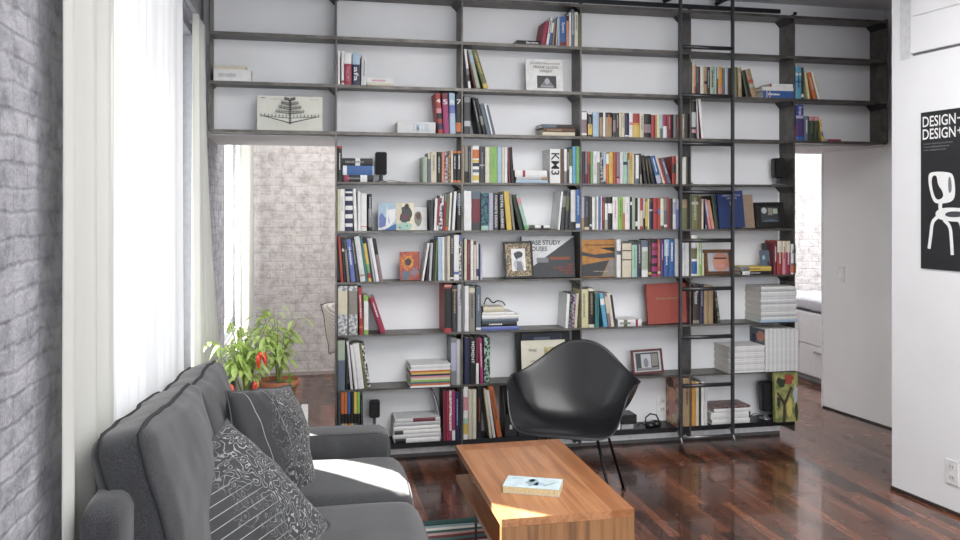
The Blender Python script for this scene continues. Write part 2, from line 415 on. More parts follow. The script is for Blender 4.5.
PAL = {k: (n_, _soft(h_)) for k, (n_, h_) in PAL.items()}
def pmat(c):
    if c[0] == '*':   # patterned: *a-b
        a, b2 = c[1:].split('-'); return mottled(PAL[a][1], PAL[b2][1], scale=55, lo=.44, hi=.56)
    return plain(PAL[c][1], .5, var=.05, scale=25)
def pname(c):
    if c[0] == '*': a, b2 = c[1:].split('-'); return PAL[a][0]+' patterned'
    return PAL[c][0]
PAGE = plain('d9d4c6', .9, var=.08, scale=200)
def book_mesh(w, dp, h, hard=True):
    """spine at y=0 facing -Y, x centred, z up; cover shell open at the back"""
    t = min(.0022, w*.16); bl = min(.003, w*.12) if hard else 0
    out = [(-w/2, dp), (-w/2, bl), (-w/4, bl*.25), (0, 0), (w/4, bl*.25), (w/2, bl), (w/2, dp), (w/2-t, dp), (w/2-t, bl+t), (-w/2+t, bl+t), (-w/2+t, dp)]
    m = MB(); b = [m.bm.verts.new((x, y, 0)) for x, y in out]; tp = [m.bm.verts.new((x, y, h)) for x, y in out]
    n = len(out)
    for k in range(n): m.bm.faces.new((b[k], b[(k+1) % n], tp[(k+1) % n], tp[k]))
    for vs in (b, tp):   # split caps into quads: spine, two boards
        m.bm.faces.new((vs[0], vs[1], vs[9], vs[10])); m.bm.faces.new((vs[1], vs[2], vs[3], vs[4], vs[5], vs[8], vs[9])); m.bm.faces.new((vs[5], vs[6], vs[7], vs[8]))
    return m, t, bl
def spine_y(x, w, bl):
    a = abs(x)/(w/2)
    return bl*.25*(a/.5) if a <= .5 else bl*(.25+.75*(a-.5)/.5)
def add_book(w, dp, h, col, bands=(), title=None, text=None, hard=True, kind='book'):
    m, t, bl = book_mesh(w, dp, h, hard)
    o = m.build(kind, pmat(col))
    ins = .003 if hard else .0005
    MB().box((-w/2+t+.0002, bl+t+.0002, ins), (w/2-t-.0002, dp-ins, h-ins)).build('page_block', PAGE, o)
    for (a, b2, c) in bands:
        q = MB(); xs = [-w/2, -w/4, 0, w/4, w/2]
        fr = [q.bm.verts.new((x, spine_y(x, w, bl)-.0006, z)) for z in (h*a, h*b2) for x in xs]
        for k in range(4): q.bm.faces.new((fr[k], fr[k+1], fr[k+6], fr[k+5]))
        bo = q.build('spine_band', pmat(c), o); bo['label'] = pname(c)+' band'
        s = bo.modifiers.new('s', 'SOLIDIFY'); s.thickness = .0005
    if text:
        s, c, z0, z1 = text[:4]; wf = text[4] if len(text) > 4 else .62
        up = len(text) > 5
        if up: fn = lambda u, v: ((u-.5)*w*wf, -.0012, h*(z0+(z1-z0)*v))
        else: fn = lambda u, v: ((v-.5)*w*wf, -.0012, h*(z1-(z1-z0)*u))
        to = text_mesh('title_lettering', s, pmat(c), fn, o, pname(c)+' lettering')
    elif title:
        # rows of tiny dashes, like a spine title too small to read
        q = MB(); r = random.Random(int(w*1e6)+int(h*1e5)); z = h*r.uniform(.80, .92); e = h*r.uniform(.28, .5)
        ww = w*r.uniform(.22, .38)
        while z > e:
            l = min(h*r.uniform(.012, .045), (h*.80-e)/3)
            q.box((-ww/2, -.0012, z-l), (ww/2*r.uniform(.7, 1), -.0002, z)); z -= l+h*.012
        q.build('title_lettering', pmat(title), o)['label'] = pname(title)+' lettering'
    return o
BAYN = ['first', 'second', 'third', 'fourth', 'fifth', 'sixth']
ROWN = ['', 'first', 'second', 'third', 'fourth', 'fifth', 'sixth', 'seventh', 'eighth', 'bottom']
ALLB = []     # (object, info) for the labels
def place(o, X, z, ang=0, Y=None, flat=False):
    o.location = (X, YF+.004 if Y is None else Y, z); o.rotation_euler = (0, ang, 0)
def do_row(row, bay, spec):
    zs = SH[row]; zc = zs+.0003
    ents = [e.strip() for e in spec.replace('\n', ' ').split(';') if e.strip()]
    prs = []
    for e in ents:
        f = e.split('|'); a = f[0].split(); x0, x1, y = map(float, a[:3]); col = a[3]
        opt = {'l': 0.0, 'd': .145}; bands = []; text = None; title = None; kind = 'book'
        for q in a[4:]:
            k, v = q.split('=')
            if k == 'b': p = v.split(','); bands.append((float(p[0]), float(p[1]), p[2]))
            elif k == 't': title = v
            elif k == 'k': kind = v
            else: opt[k] = float(v)
        if len(f) > 1:
            p = f[1].split(','); text = [p[0], p[1], float(p[2]), float(p[3])]+([float(p[4])] if len(p) > 4 else [])+([1] if len(p) > 5 else [])
        Y = YF+.004-opt.get('p', 0)
        X0, X1 = UX(x0, Y), UX(x1, Y)
        prs.append([x0, x1, y, col, opt, bands, text, title, kind, Y, X0, X1])
    st = [q for q in prs if 'f' not in q[4]]
    sl = [q[4]['l']*depth(q[10], q[9])/F/max(.02, UZ(q[2], q[10], q[9])-zs) for q in st]
    hh = [UZ(q[2], q[10], q[9])-zs for q in st]
    for k in range(1, len(st)):
        g = (st[k][10]-st[k-1][11])/min(hh[k], hh[k-1])
        ov = (-sl[k]+min(sl[k-1], 0))*min(hh[k], hh[k-1])-max(st[k][10]-st[k-1][11], 0)
        if sl[k] < 0 and ov > 0 and g < .12:
            cut = min(ov, .45*(st[k-1][11]-st[k-1][10])) if sl[k-1] < 0 else 0
            st[k-1][11] -= cut; ov -= cut
            cut = min(ov, .35*(st[k][11]-st[k][10])); st[k][10] += cut; ov -= cut
            sl[k] += ov/min(hh[k], hh[k-1])
    for k in range(len(st)-2, -1, -1):
        g = (st[k+1][10]-st[k][11])/min(hh[k], hh[k+1])
        ov = (sl[k]-max(sl[k+1], 0))*min(hh[k], hh[k+1])-max(g, 0)*min(hh[k], hh[k+1])
        if sl[k] > 0 and ov > 0 and g < .12:
            cut = min(ov, .45*(st[k][11]-st[k][10])); st[k][11] -= cut; ov -= cut
            sl[k] -= ov/min(hh[k], hh[k+1])
    for q, s_, h_ in zip(st, sl, hh): q[4]['dx'] = s_*h_
    for (x0, x1, y, col, opt, bands, text, title, kind, Y, X0, X1) in prs:
        if 'f' in opt:   # lies flat: y top .. f bottom in pixels
            zt = UZ(y, (X0+X1)/2, Y); zb = UZ(opt['f'], (X0+X1)/2, Y); th = max(zt-zb, .004)
            if opt.get('g', 0): zc = zs+.0003            # first of a pile
            z = zc; zc += th+.0002
            o = add_book(th, opt['d'], X1-X0, col, bands, title, text, th > .012, kind)
            o.rotation_euler = (0, -math.pi/2, 0); o.location = (X1, Y, z+th/2)
            pose = 'flat'
        else:
            ztop = UZ(y, (X0+X1)/2, Y); H = ztop-zs; W = X1-X0
            if abs(opt['dx']) > .002:
                dx = opt['dx']
                ang = math.atan2(dx, H)
                w = W*math.cos(ang)-.0008; h = (H-w*abs(math.sin(ang)))/math.cos(ang)
                o = add_book(w, opt['d'], h, col, bands, title, text, w > .012, kind)
                o.rotation_euler = (0, ang, 0); o.location = ((X0+X1)/2, Y, zs+.0003+w/2*abs(math.sin(ang)))
                pose = 'leaning'
            else:
                w = W-.0008
                o = add_book(w, opt['d'], H, col, bands, title, text, w > .012, kind)
                o.location = ((X0+X1)/2, Y, zs+.0003); pose = ''
        ALLB.append(dict(o=o, row=row, bay=bay, col=col, bands=bands, title=title, text=text, pose=pose, w=x1-x0, kind=kind, h=y, px=x0, area=(opt.get('f', 0)-y)*(x1-x0) if 'f' in opt else (X1-X0)*(UZ(y, X0, Y)-zs)*F*F/depth(X0, Y)**2))

do_row(1, 3, '''517 541 41.2 bk f=45 g=1|Barcelona,w,.12,.62,.6 ; 541 545.7 21 cr l=4.5 d=.15 ; 546 549 17 w l=4.5 t=bk ; 549.2 552 20 bl l=3.5 b=.5,.9,w ; 552.2 554.2 20 tn l=2.6 ; 554.3 556 19 wn l=2 b=.7,1,bk ;
556.2 557.8 18.5 w l=1.3 ; 558 559.6 16 lb ; 559.8 566.2 16.5 bl b=0,.14,wn|Spain,w,.45,.8,.55 ; 566.4 569 16 sm b=.84,1,bk ; 569.2 571.2 12.5 w ; 571.4 574.4 9.5 sl t=w ; 574.7 578.2 12 iv t=gy ; 578.4 580.2 14 ol''')
do_row(2, 1, '213.6 251 67 w f=79 g=1 d=.16 t=lg; 214.5 246 64 cm f=67 d=.15')
do_row(2, 2, '''337.6 340 51 w ; 341.4 344 51 w b=.05,.12,rd ; 344.2 351.6 53 cr b=.66,1,w|THEORY,pk,.1,.58,.45 ; 352.4 360 53 nv b=.64,1,lb|afa,w,.12,.56,.6 ; 361 366.6 55 pg l=.7 t=gy;
367.4 394 82.7 cm f=85 g=1 ; 366.8 393.2 77.3 w f=82.7 t=pk''')
do_row(2, 3, '''468.5 473 49 w l=-4.6 b=.18,.34,bk b=.34,.5,gy ; 474 476 50 wn l=-8.5 b=.8,1,bk ; 476.6 482 51 sg l=-9 b=.7,.9,lb ; 483.6 488.6 49.5 ol l=-12.6 b=0,.12,yl t=yl''')
do_row(2, 5, '''692.3 693.8 62 cm ; 694 696 65 sm b=0,.3,ro ; 696.2 698 66.5 dg t=lg ; 698.2 700.3 66.8 dp ; 700.5 704 66.5 iv ; 704.3 707 66.5 tn b=.4,.5,bk ; 707.2 710 67 bk t=lg ; 710.3 714.5 66.5 sg t=dk ;
714.7 716.6 67 mt ; 716.8 718.2 67 br b=.6,1,lb ; 718.4 722.5 67 yo b=0,.35,sm ; 722.7 725 68 sl ; 725.2 728.3 67.5 lg ; 728.5 731.5 68 bk ; 731.7 734.3 68 dg; 734.6 737.6 67 ol ; 737.8 744 67.5 tn l=-1 t=cm ; 746.5 751.4 70 dk l=-5.5 ; 752.2 757.6 68.5 tn l=-8.5 b=.5,.62,ro b=.34,.46,sg ;
763.5 794.5 90.2 bl f=97.4 g=1 t=w d=.16 b=.78,.8,w b=.83,.86,ro b=.88,.9,w; 762.5 794 86.5 w f=90.2 d=.16 ; 770 793 83.2 w f=86.5 b=.93,1,rd d=.13''')
do_row(2, 6, '''795.8 801.4 66.5 sb b=.72,.8,w b=.5,.56,bl t=nv ; 801.6 803.8 67.5 dk b=.05,.15,w ; 808 812.5 71 py l=-4.5 ; 813.3 817.6 72 or l=-7.5 t=cm ; 818.2 821.6 72 w l=-8 t=yl''')
do_row(3, 2, '''397.5 435.5 122.5 pg f=133.5 g=1 d=.16|S M L XL,lb,.15,.6,.7 ; 438.2 443.4 93 rd l=-3.3 b=.1,.25,nv b=.36,.5,bk b=.5,.62,pk|4,w,.76,.86,.8,1 ; 443.8 449.6 93 mg l=-2 b=.84,1,wn|5,w,.72,.84,.8,1 ; 450 455.8 93 lb l=-1 b=.5,.7,vb|6,w,.74,.84,.8,1 ; 456 461.6 94 bk b=.05,.28,or|7,w,.74,.86,.8,1''')
do_row(3, 3, '''464.2 470.4 95.5 dg b=.82,.97,gy b=.2,.34,lg ; 479 482 97 bk l=-7.6 t=lg ; 483.2 486.6 98 bk l=-8.5 b=.25,.5,tp ; 487 491 103 sl l=-8 ; 491.2 493 104 w l=-7.4 ; 493.3 495.6 105 sl l=-7.5 ;
542.5 575 132 cm f=135.6 g=1 ; 544 575 128.2 br f=132 t=tn ; 542 574 124.4 sl f=128.2 b=.0,.55,db''')
do_row(3, 4, '''581.6 587 111 mv b=.66,.95,w b=.05,.12,w ; 588 592.6 112.5 bk b=.93,.99,w b=.06,.52,yl t=gy ; 593 599 112 lb ; 599.6 603 112.5 tn b=.8,1,bk ; 603.2 605.6 112.5 w ; 606 612 112.5 tn b=.8,1,bk t=or ; 612.9 616 113 dg b=.2,.7,mv ; 616.2 619 113 db t=cm ;
619.2 621.4 112.5 cm ; 621.6 624.7 112.5 cm t=tp ; 625 629.2 113 nv b=.02,.08,w ; 629.4 633 113 w b=.5,.62,pk ; 633.2 639.5 113.5 rd b=0,.5,yl b=.5,.6,yo ; 639.8 644 113.5 cm t=tp ; 644.3 651.2 114 bk b=.2,.56,mv ; 651.5 655 115 rd ; 655.2 656.9 115 tn ; 657.1 660 114.5 py ; 660.2 662.7 114.5 lb b=0,.4,sl ;
663.2 667 114.5 w b=.5,1,cr ; 667.2 671.8 114.5 wn t=pk ; 672 673.4 114.5 bk ; 673.6 676.4 114.5 gy ; 676.6 678.8 114.5 br t=or ; 679 682 114 dg ; 682.2 684.6 114 tn t=w; 684.8 689.4 114 bk''')
do_row(3, 5, '691.8 696.3 101 bk b=.3,.7,lg b=.15,.24,pk ; 696.8 699.6 99 w l=-3.5 ; 699.8 701.4 99 wn l=-4 ; 701.8 704.6 99 w l=-4')
do_row(3, 6, '''794.6 795.9 126 cr ; 796.1 803.8 105 ob b=.14,.62,pu b=.62,.7,lv b=0,.1,bl|Europe,w,.72,.95,.6 ; 804.6 808.7 116 sl t=w ; 809.3 814.5 116.5 dk b=.82,1,pk t=ol ; 814.8 819 116.5 dk b=.82,1,pk t=ol ; 821.3 824.2 119 yl l=-4 b=.2,.4,bl b=.5,.62,w ; 828 841 138 cr f=139.8 g=1 ''')
do_row(4, 2, '''337.5 342 146 bk b=.93,1,rd t=w ; 342.6 373.2 174.2 bk f=181 g=1 b=.8,.94,cr b=.2,.42,w t=gy ; 342.4 374 164.8 bl f=174.1 b=.86,.98,w b=.0,.05,lb ; 342.6 372.6 157.2 bk f=164.6 b=.42,.58,w t=gy ;
422.8 427.4 157 sg ; 427.8 430.5 153 sl b=.8,1,cm ; 430.8 436.6 152 cm t=tp ; 436.8 441.4 152 bk t=lg ; 441.7 444.4 152 sm ; 444.6 448 151.5 *lg-wn ; 448.2 451 151 *br-tn ; 451.2 453 150.5 iv ; 453.2 456.6 151 bk b=.93,1,or b=0,.07,or t=w ; 456.8 461.6 151 bk b=.93,1,or b=0,.07,or t=w''')
do_row(4, 3, '''462.8 464.2 145 tn ; 464.4 468.2 146 tp b=0,.3,bk ; 468.4 471 146 dg t=gy ; 471.2 472.4 147 cm ; 472.6 479.2 146 w b=.66,.9,or b=.55,.62,yl b=.44,.54,nv b=.28,.36,sl b=.06,.2,yl ; 479.5 485 146.5 dg b=.46,.5,lg t=gy ; 485.3 489.8 147 iv ; 490 497.3 147 lm t=gr ; 497.5 502 147 lb ; 502.2 504.6 147 iv ; 504.8 507.5 147 w ; 508 511 147.5 wn l=-1.3 ; 511.4 514.4 147 bk l=-2.3 ;
516 548 180.2 lb f=183 g=1 ; 516.5 547.6 177 lg f=180.2 b=0,.2,tn ; 515 547 170.5 w f=177 b=.68,.76,cr ;
550 560.5 149 w d=.16|KM3,bk,.24,.88,.78 ; 560.9 563.9 149 br ; 564.1 567 149 w b=0,.35,gy ; 567.2 569.2 149 dk b=.4,.9,gy ; 569.4 572.2 149 ol b=0,.5,w ; 572.6 576 146.5 sb ; 576.2 579.8 146.5 gr''')
do_row(4, 4, '''580.6 582.4 151.5 dp ; 582.6 585.2 151.5 dp t=pu ; 585.4 587.5 151.5 tp b=0,.3,wn ; 587.7 590.4 151.5 wn b=.6,1,ro ; 590.6 593.2 151.5 gr ; 593.4 597 151.5 w t=lg ; 597.2 600 151.5 w b=.0,.66,tp ; 600.5 603.2 152 *bk-lg ; 603.4 606 152 lb b=.12,.55,cm b=0,.06,db ; 606.2 609 153 or b=.64,.97,w ; 609.2 613 152 yl t=yo ; 613.2 616.5 152 ro ; 616.8 619.7 152 mv b=0,.17,pk b=.17,.22,bk ;
620 623.2 152.5 pg ; 623.4 627.5 152.5 mt b=.6,.7,nv ; 627.7 629.5 153 sg b=.78,1,ro ; 629.7 632 152.5 yl t=wn ; 632.2 634 154 cm ; 635.8 639 155 w b=0,.18,sl ; 640 644 153.5 db l=-1.2 b=0,.3,tp ; 644.6 648.2 155 bk l=-3.6 t=ol ; 648.6 651.9 156 db l=-4.3 t=tn ; 652.3 656.8 155.5 bk l=-6.4 t=ol ; 657.2 662.5 155.5 bl l=-8 b=0,.3,lv t=w; 663 665.7 157 cm l=-8.5 ; 665.9 668 158 cr l=-8.8 ; 668.2 671.6 157.5 sl l=-8.8 t=w ;
672.3 676 156.5 rd b=.4,.72,db ; 676.2 678.4 155.5 cm ; 679.5 681.5 157 bk ; 681.8 683.4 158.5 w ; 683.6 686.4 157 iv ; 686.6 689.4 157 bk''')  # last black spine stands in for the shadow beside the upright
do_row(4, 5, '693 707 181.2 w f=183 g=1')
do_row(5, 2, '''337.6 339.6 189 py ; 339.8 344.8 189 w t=lg ; 345.2 352.8 189 nv b=.9,.94,w b=.72,.82,w b=.5,.6,w b=.3,.4,w b=.1,.18,w ; 354 357.4 189 w l=-1.4 ; 357.7 360.8 191.5 w ; 361 366.8 193.5 w b=.1,.13,pk ; 368.6 372.4 194 bk l=-.6 b=.1,.6,gy t=lg ;
430.2 433.4 200 dg ; 433.8 436.4 198.5 w l=1.4 ; 436.6 438.4 198 rd l=1.6 b=0,.15,w ; 438.7 442.4 195 *nv-w l=1.7 ; 442.7 444.9 194.5 cr l=2 b=.8,1,gy ; 445.2 448 194 ol l=1.8 b=0,.1,or ; 448.3 450.2 192.5 w l=2 ; 450.4 451.6 192 dg l=2 ; 451.9 455.3 191.5 w l=2.2 ; 456.8 461.8 190 bk b=.6,.9,sl t=lg''')
do_row(5, 3, '''463.8 471.5 191 w ; 471.8 480.5 191 wn b=.8,1,sl b=0,.2,dg ; 481.2 488.7 193 *tl-nv b=0,.12,mt ; 489 493.3 193 lv ; 493.6 498.4 193 dg|CONCRETE DESIGN,w,.08,.94,.5 ; 500.2 505 193 dg l=-1|TOTAL HOUSING,w,.06,.96,.62 ; 507 512.4 191 yl l=-3.4 ; 513 516.6 193 tp l=-4.2 ; 519.5 524.4 194.5 dk l=-8.3 ; 525 528.8 194.3 mt l=-10 b=.72,.92,pk b=0,.12,gr ;
533 551 229.3 bk f=231 g=1 ; 535 549.5 226.4 w f=229.3 b=.4,.6,bk ;
557.8 560.4 191.5 w l=3.6 d=.17 ; 560.7 564.6 192 dg l=2.6 b=.6,.9,gy ; 565 568 192 dg l=1.8 b=.5,.9,ol ; 570.9 575.6 190 pg b=0,.2,bk ; 575.9 580.8 189.5 bl b=.05,.15,w t=lb''')
do_row(5, 4, '''581.8 584.4 196.5 lv b=0,.35,tn ; 584.6 589.4 196 dg b=0,.08,cm t=gy ; 589.6 592 196.5 dg b=.1,.16,w ; 592.2 595 197 w ; 595.2 596.4 197 sg ; 596.6 598.2 196.5 w ; 598.4 600.6 196.5 vb ; 600.8 601.8 196.5 w ; 602 604.8 197 wn t=sm ; 605 607.8 197 w b=.8,1,dk b=0,.3,sg ; 608 612.6 197 bk b=.5,.8,w ; 612.8 618 197 w t=pk ; 618.2 622.8 197 lm t=ol ; 623 625 197 iv b=0,.5,or ; 625.2 629.9 197 w t=lg ; 630.1 632 197 bk b=.75,.85,w ;
632.2 635.2 197 sg ; 635.4 637.7 198 bk b=.1,.25,w ; 637.9 640 198 w ; 640.2 643 198 cm b=.6,1,rd b=0,.1,rd ; 643.2 645.2 198 lg b=0,.35,bk ; 645.4 647.4 198.5 ol b=.1,.9,yl ; 647.6 649.2 198.5 py ; 649.4 652.8 199 nv b=.9,1,br b=.6,.66,lg ; 653.4 657.6 198 rd b=.5,.56,wn ; 657.8 660.4 198.5 ro b=.5,.66,vb ; 660.6 663.9 198.5 iv b=0,.12,br ; 664.1 667.2 198 sl b=.07,.15,w b=.6,1,tp ; 667.4 669.4 197.5 rd ; 669.6 672.6 198.5 db ; 673 676 199 w b=.5,.9,lv ; 676.2 680.4 199 lv b=0,.65,vb ; 682 687.2 199 ol b=.7,.98,tn ; 687.4 689.4 200 bk''')
do_row(5, 5, '''691.8 698.6 195 ol b=.72,.8,cm t=sg ; 698.8 701.5 196 br ; 701.7 703.6 199 cm ; 704.6 707.4 200 nv l=-2.2 b=0,.14,lb ; 708 711.6 199 pk l=-5 b=.4,.9,lv ; 711.9 715 200 sm l=-5.6 ; 715.6 719.3 195.5 dk l=-4.6''')
do_row(6, 2, '''340.8 343.6 236 rd l=-3.3 b=.2,.7,ro ; 344.2 346.6 238 bk l=-3 b=.7,.76,w ; 347.2 350.2 238.5 tp l=-4 b=.75,1,dg ; 350.9 355.8 239 vb l=-5 t=w b=.7,.74,nv ; 356.4 359.4 239.5 dg l=-5.5 t=lg ; 360.3 365.8 236 pg l=-6.3 b=.12,.16,tn ; 366.1 368.3 237 tl l=-6 ; 368.5 371.8 238 yl l=-6.3 b=.88,1,bk b=.08,.2,rd b=.2,.4,gr ; 372 373.6 237.5 nv l=-6.5 ; 373.8 375.8 238 lg l=-6.7 ; 376.1 379.4 238 w l=-7.4 ; 379.7 383.3 239 mv l=-7.4 b=.64,1,bk ;
421.8 425.4 243 w l=7 ; 426 428.4 246 db l=3.5 ; 428.7 431.2 243 lg l=2 ; 432.2 434.4 240.5 dk l=1.4 ; 434.6 437 240.5 ol l=1.6 ; 438 442 237 lb ; 442.2 444.6 237 w ; 444.8 447 236.5 tp ; 447.2 450 236 cm ; 450.2 453.8 236 dg b=.03,.07,w|PHOTOS,lg,.6,.94,.5 ; 454 459 235 w b=.13,.19,vb ; 459.2 462 235 *dg-w b=.85,1,vb''')
do_row(6, 3, '''464.3 467 239 cm ; 467.2 470.4 240 wn t=mv ; 470.6 473.4 240.5 w ; 473.6 476.2 241 cm b=.9,1,br ; 476.4 478.6 243 pg b=.1,.3,pu ; 478.8 480.2 244 nv ; 480.4 482.4 246.5 lv''')
do_row(6, 4, '''616.8 621 239.5 w b=.6,.7,sl ; 622.4 631.6 243.5 cm b=.5,.53,bk b=.77,.8,bk ; 632 637.3 242 mt b=.92,1,dg t=gr ; 637.5 641.6 241 dg b=0,.25,nv t=lv ; 641.9 648 240.5 pg b=.82,1,sl b=.2,.7,sg b=0,.16,w ; 648.4 651.5 239.5 db b=.06,.12,yl t=ol ; 651.7 657.5 239.5 mg b=.9,1,bk b=.7,.8,wn b=.5,.58,bk b=.28,.36,bk b=.08,.14,bk ; 657.7 660.5 239.5 ro t=pk b=.08,.14,cm ; 660.7 664.2 239.5 pu t=lv ; 664.4 669 239.5 bl b=.55,1,lb t=w ; 669.2 674.7 239.3 bl t=w ; 675 678.6 239 pg ; 680.4 684.8 240.5 w t=lg ; 685 689.3 240.5 pg''')
do_row(6, 5, '''691.6 697 235.3 w b=.42,.68,ol b=.05,.36,bl ; 697.2 698.6 238 w ; 698.8 702 238 lm t=w ; 702.2 704.2 253 cm l=-.4 ; 741 770.5 270.6 bk f=274.3 g=1 b=.7,.95,w t=lg ; 740 771.5 266.2 yl f=270.6 b=.7,1,gy t=br ;
774 777.2 244 wn t=w ; 777.5 782.4 241 rd b=.66,1,iv t=cm ; 782.7 786 241 pk b=.66,1,iv t=rd ; 786.3 790.6 241 cr b=.66,1,cm t=w ; 791.2 796.5 244 w b=.05,.3,or b=.3,.36,sl|AV,dg,.66,.84,.8,1''')
do_row(7, 2, '''337.8 347.5 286 *gy-pg b=.42,.9,cm ; 348.5 357.5 286 *gy-pg b=.42,.9,tp ; 359.6 363.4 287.5 rd l=-1.6 b=.14,.18,yo t=w ; 363.8 368.4 295.5 w b=.86,1,lm b=0,.12,lm ; 380.4 386.2 296.5 cr l=-12.4 t=w ;
444.4 451.7 284.5 rd d=.235 p=.03 b=.1,.92,bk b=.96,.98,cm ; 452.2 457.2 285.5 dg b=.88,.92,tn t=tn ; 457.6 463.6 284.5 lg |newport,nv,.56,.9,.5''')
do_row(7, 3, '''464.6 468.9 286 w ; 469.2 475 286.5 tp b=.86,.96,cm t=dg ; 476 481.2 287 sl b=.03,.08,w t=lg ;
481.6 519 329 vb f=333 g=1 d=.165 ; 482.5 517 324.6 bk f=329 t=w d=.16 ; 482.3 518.5 321.4 sl f=324.6 d=.16 ; 482 519 317.8 w f=321.4 d=.16 ; 482.4 514.5 315 w f=317.8 d=.15 ; 483.5 504 309.6 cm f=315 d=.12 ;
565.2 568.2 294 w l=2.2 d=.18 ; 568.5 571.2 293.5 *gy-bk l=2.3 d=.18 ; 571.4 574.2 294 *wn-lv l=2.3 d=.18 ; 574.4 577 293.5 cm l=2.3 d=.18''')
do_row(7, 4, '''580 588.3 289.5 py t=tp ; 588.7 594.5 288.5 iv b=.08,.93,bk t=tn ; 595.3 599.2 293.5 tl t=dg ; 602.8 608 293 sb l=-4.8 b=.66,.84,w ; 608.5 611.2 293 mv l=-4.8 b=.4,.9,cm ; 611.5 614.6 293 iv l=-5 ; 614.9 616.6 295 dg l=-4.4 ;
618 641.5 317.3 w f=324 g=1 t=gy b=.15,.25,cr b=.6,.75,ol ''')
do_row(7, 5, '''693 699.6 284 db d=.2 b=.02,.1,tp|Picasso,w,.5,.85,.55 ; 700 703.7 285.5 nv t=lv ; 704 708.4 285.5 tn ; 708.7 713.4 286 tn ; 714.2 717 288 bk l=-2.4 ; 717.4 720.8 290 *dk-tp l=-4.6''')
do_row(8, 2, '''337.6 345 340.5 sg b=0,.6,sl d=.17 ; 345.4 349 345 bk l=-1 ; 349.8 353 341 pg l=-4.2 ; 354.8 358 345 w l=-5 ; 358.4 364.4 343 w l=-5.6 ; 365 367.4 344 ol l=-6 t=yl ; 367.7 370.8 344 *bk-w l=-6.4 ;
451 456.2 338 gy b=.3,.9,lv ; 456.4 460 339.5 lg ; 460.2 463 339.5 tp''')
do_row(8, 3, '''464.6 469.8 338 nv ; 470.2 475.6 338 bk |MOMENT,w,.45,.92,.55 ; 476 478.8 338 wn b=0,.45,w ; 480.2 483.6 338 mg l=-1.5 t=w ; 484.2 490.2 338 *bk-mt''')
do_row(9, 2, '''337.8 340.8 392 dg ; 341 344 392 lb b=.6,1,or b=.42,.6,bk ; 344.2 347.2 392 yl b=.6,1,or b=.42,.6,bk ; 347.4 350.4 392 or b=.6,1,bl b=.42,.6,bk ; 350.6 353.6 392 yl b=.6,1,bk b=.42,.6,bk ; 353.8 356.8 392 sl b=.6,1,yl b=.42,.6,bk ; 357 360 392 nv b=.6,1,lm b=.42,.6,bk ; 360.4 364 394 bk l=-1.4 t=sl ;
443 446 391 wn ; 446.2 449 391 cr ; 449.3 451.9 391 *pk-w b=0,.2,mg ; 452.1 455.2 391 mg b=0,.2,w''')
do_row(9, 3, '455.5 459 392 nv t=lb ; 459.2 462.6 392 nv ')
do_row(9, 3, '''463.4 468 386.5 w b=.1,.3,yl b=.3,.4,mt b=.55,.8,pk ; 468.4 472 389.5 cm ; 472.4 476.4 389.5 iv ; 477 481.8 388 bk t=ro ; 489.8 492.8 389 cm l=-6.5 ; 493 496 390 w l=-7 ; 497.4 502.2 385.5 or l=-9.5 t=br''')
do_row(9, 5, '''683 691.5 378 tn d=.2 t=br ; 692 695.8 382 yo ; 696 699 382 cm ; 699.4 701.2 383 dg ; 701.5 704.2 382 w ; 704.5 707.5 384 pg''')
do_row(9, 5, '''712 750 419 w f=424 g=1 d=.18 ; 711 750.5 412.6 w f=419 d=.18 b=0,.04,bk ; 714 750.5 408.6 w f=412.6 d=.19 ; 713 750.5 406.6 *mv-br f=408.6 d=.2 ''')
do_row(9, 2, '''394.5 440 440.5 w f=445 g=1 d=.2 b=.75,.99,bk ; 393 440.5 436.5 pg f=440.5 d=.2 ; 394 440.6 432.5 w f=436.5 d=.2 b=.8,.99,dg ; 393.5 440 428.5 w f=432.5 d=.2 ; 394 440.3 424.6 lg f=428.5 d=.2 ; 395 440 420.8 pg f=424.6 d=.2 b=.1,.6,wn''')
# magazine piles on the eighth and seventh rows
s = []
for k in range(12):
    c = ['w','pg','w','or','yl','nv','pk','cm','lm','sl','or','w'][11-k]
    y = 387.6-(k+1)*1.85; s.append(f'{410.5+.8*math.sin(k*2)} {450.2+.5*math.sin(k*3)} {y:.2f} {c} f={y+1.85:.2f} k=magazine d=.2 p=.02'+(' g=1' if k == 0 else ''))
# pile ends left of the books in bay two
do_row(8, 2, ' ; '.join(s).replace('p=.02', 'p=.03'))
s = []
for k in range(14):
    c = 'lb' if k == 0 else ['pg', 'w', 'lg', 'w', 'pg'][k % 5]
    y0 = 321 if k == 0 else 318.6-(k-1)*2.48; hgt = 2.9 if k == 0 else 2.48
    s.append(f'{761+.5*math.sin(k*2.1)+(0 if k else -.6)} {796.3+.7*math.sin(k*1.3)+(1 if k==0 else 0)} {y0-hgt:.2f} {c} f={y0:.2f} k=magazine d=.2 p=.03'+(' g=1' if k == 0 else ''))
do_row(7, 5, ' ; '.join(s))
s = []
for k in range(13):
    y = 372-k*2.02; s.append(f'{729+.5*math.sin(k*1.9)} {764.6+.4*math.sin(k*1.1)} {y-2.02:.2f} {["w","pg","w"][k%3]} f={y:.2f} k=magazine d=.2 p=.03'+(' g=1' if k == 0 else ''))
do_row(8, 5, ' ; '.join(s))
s = []
for k in range(15):
    x = 765.6+k*2.16; s.append(f'{x:.2f} {x+2.16:.2f} {329+.5*math.sin(k*2.3):.2f} {["w","pg","w","pg"][k%4]} k=magazine d=.2 p=.03')
do_row(8, 5, ' ; '.join(s))

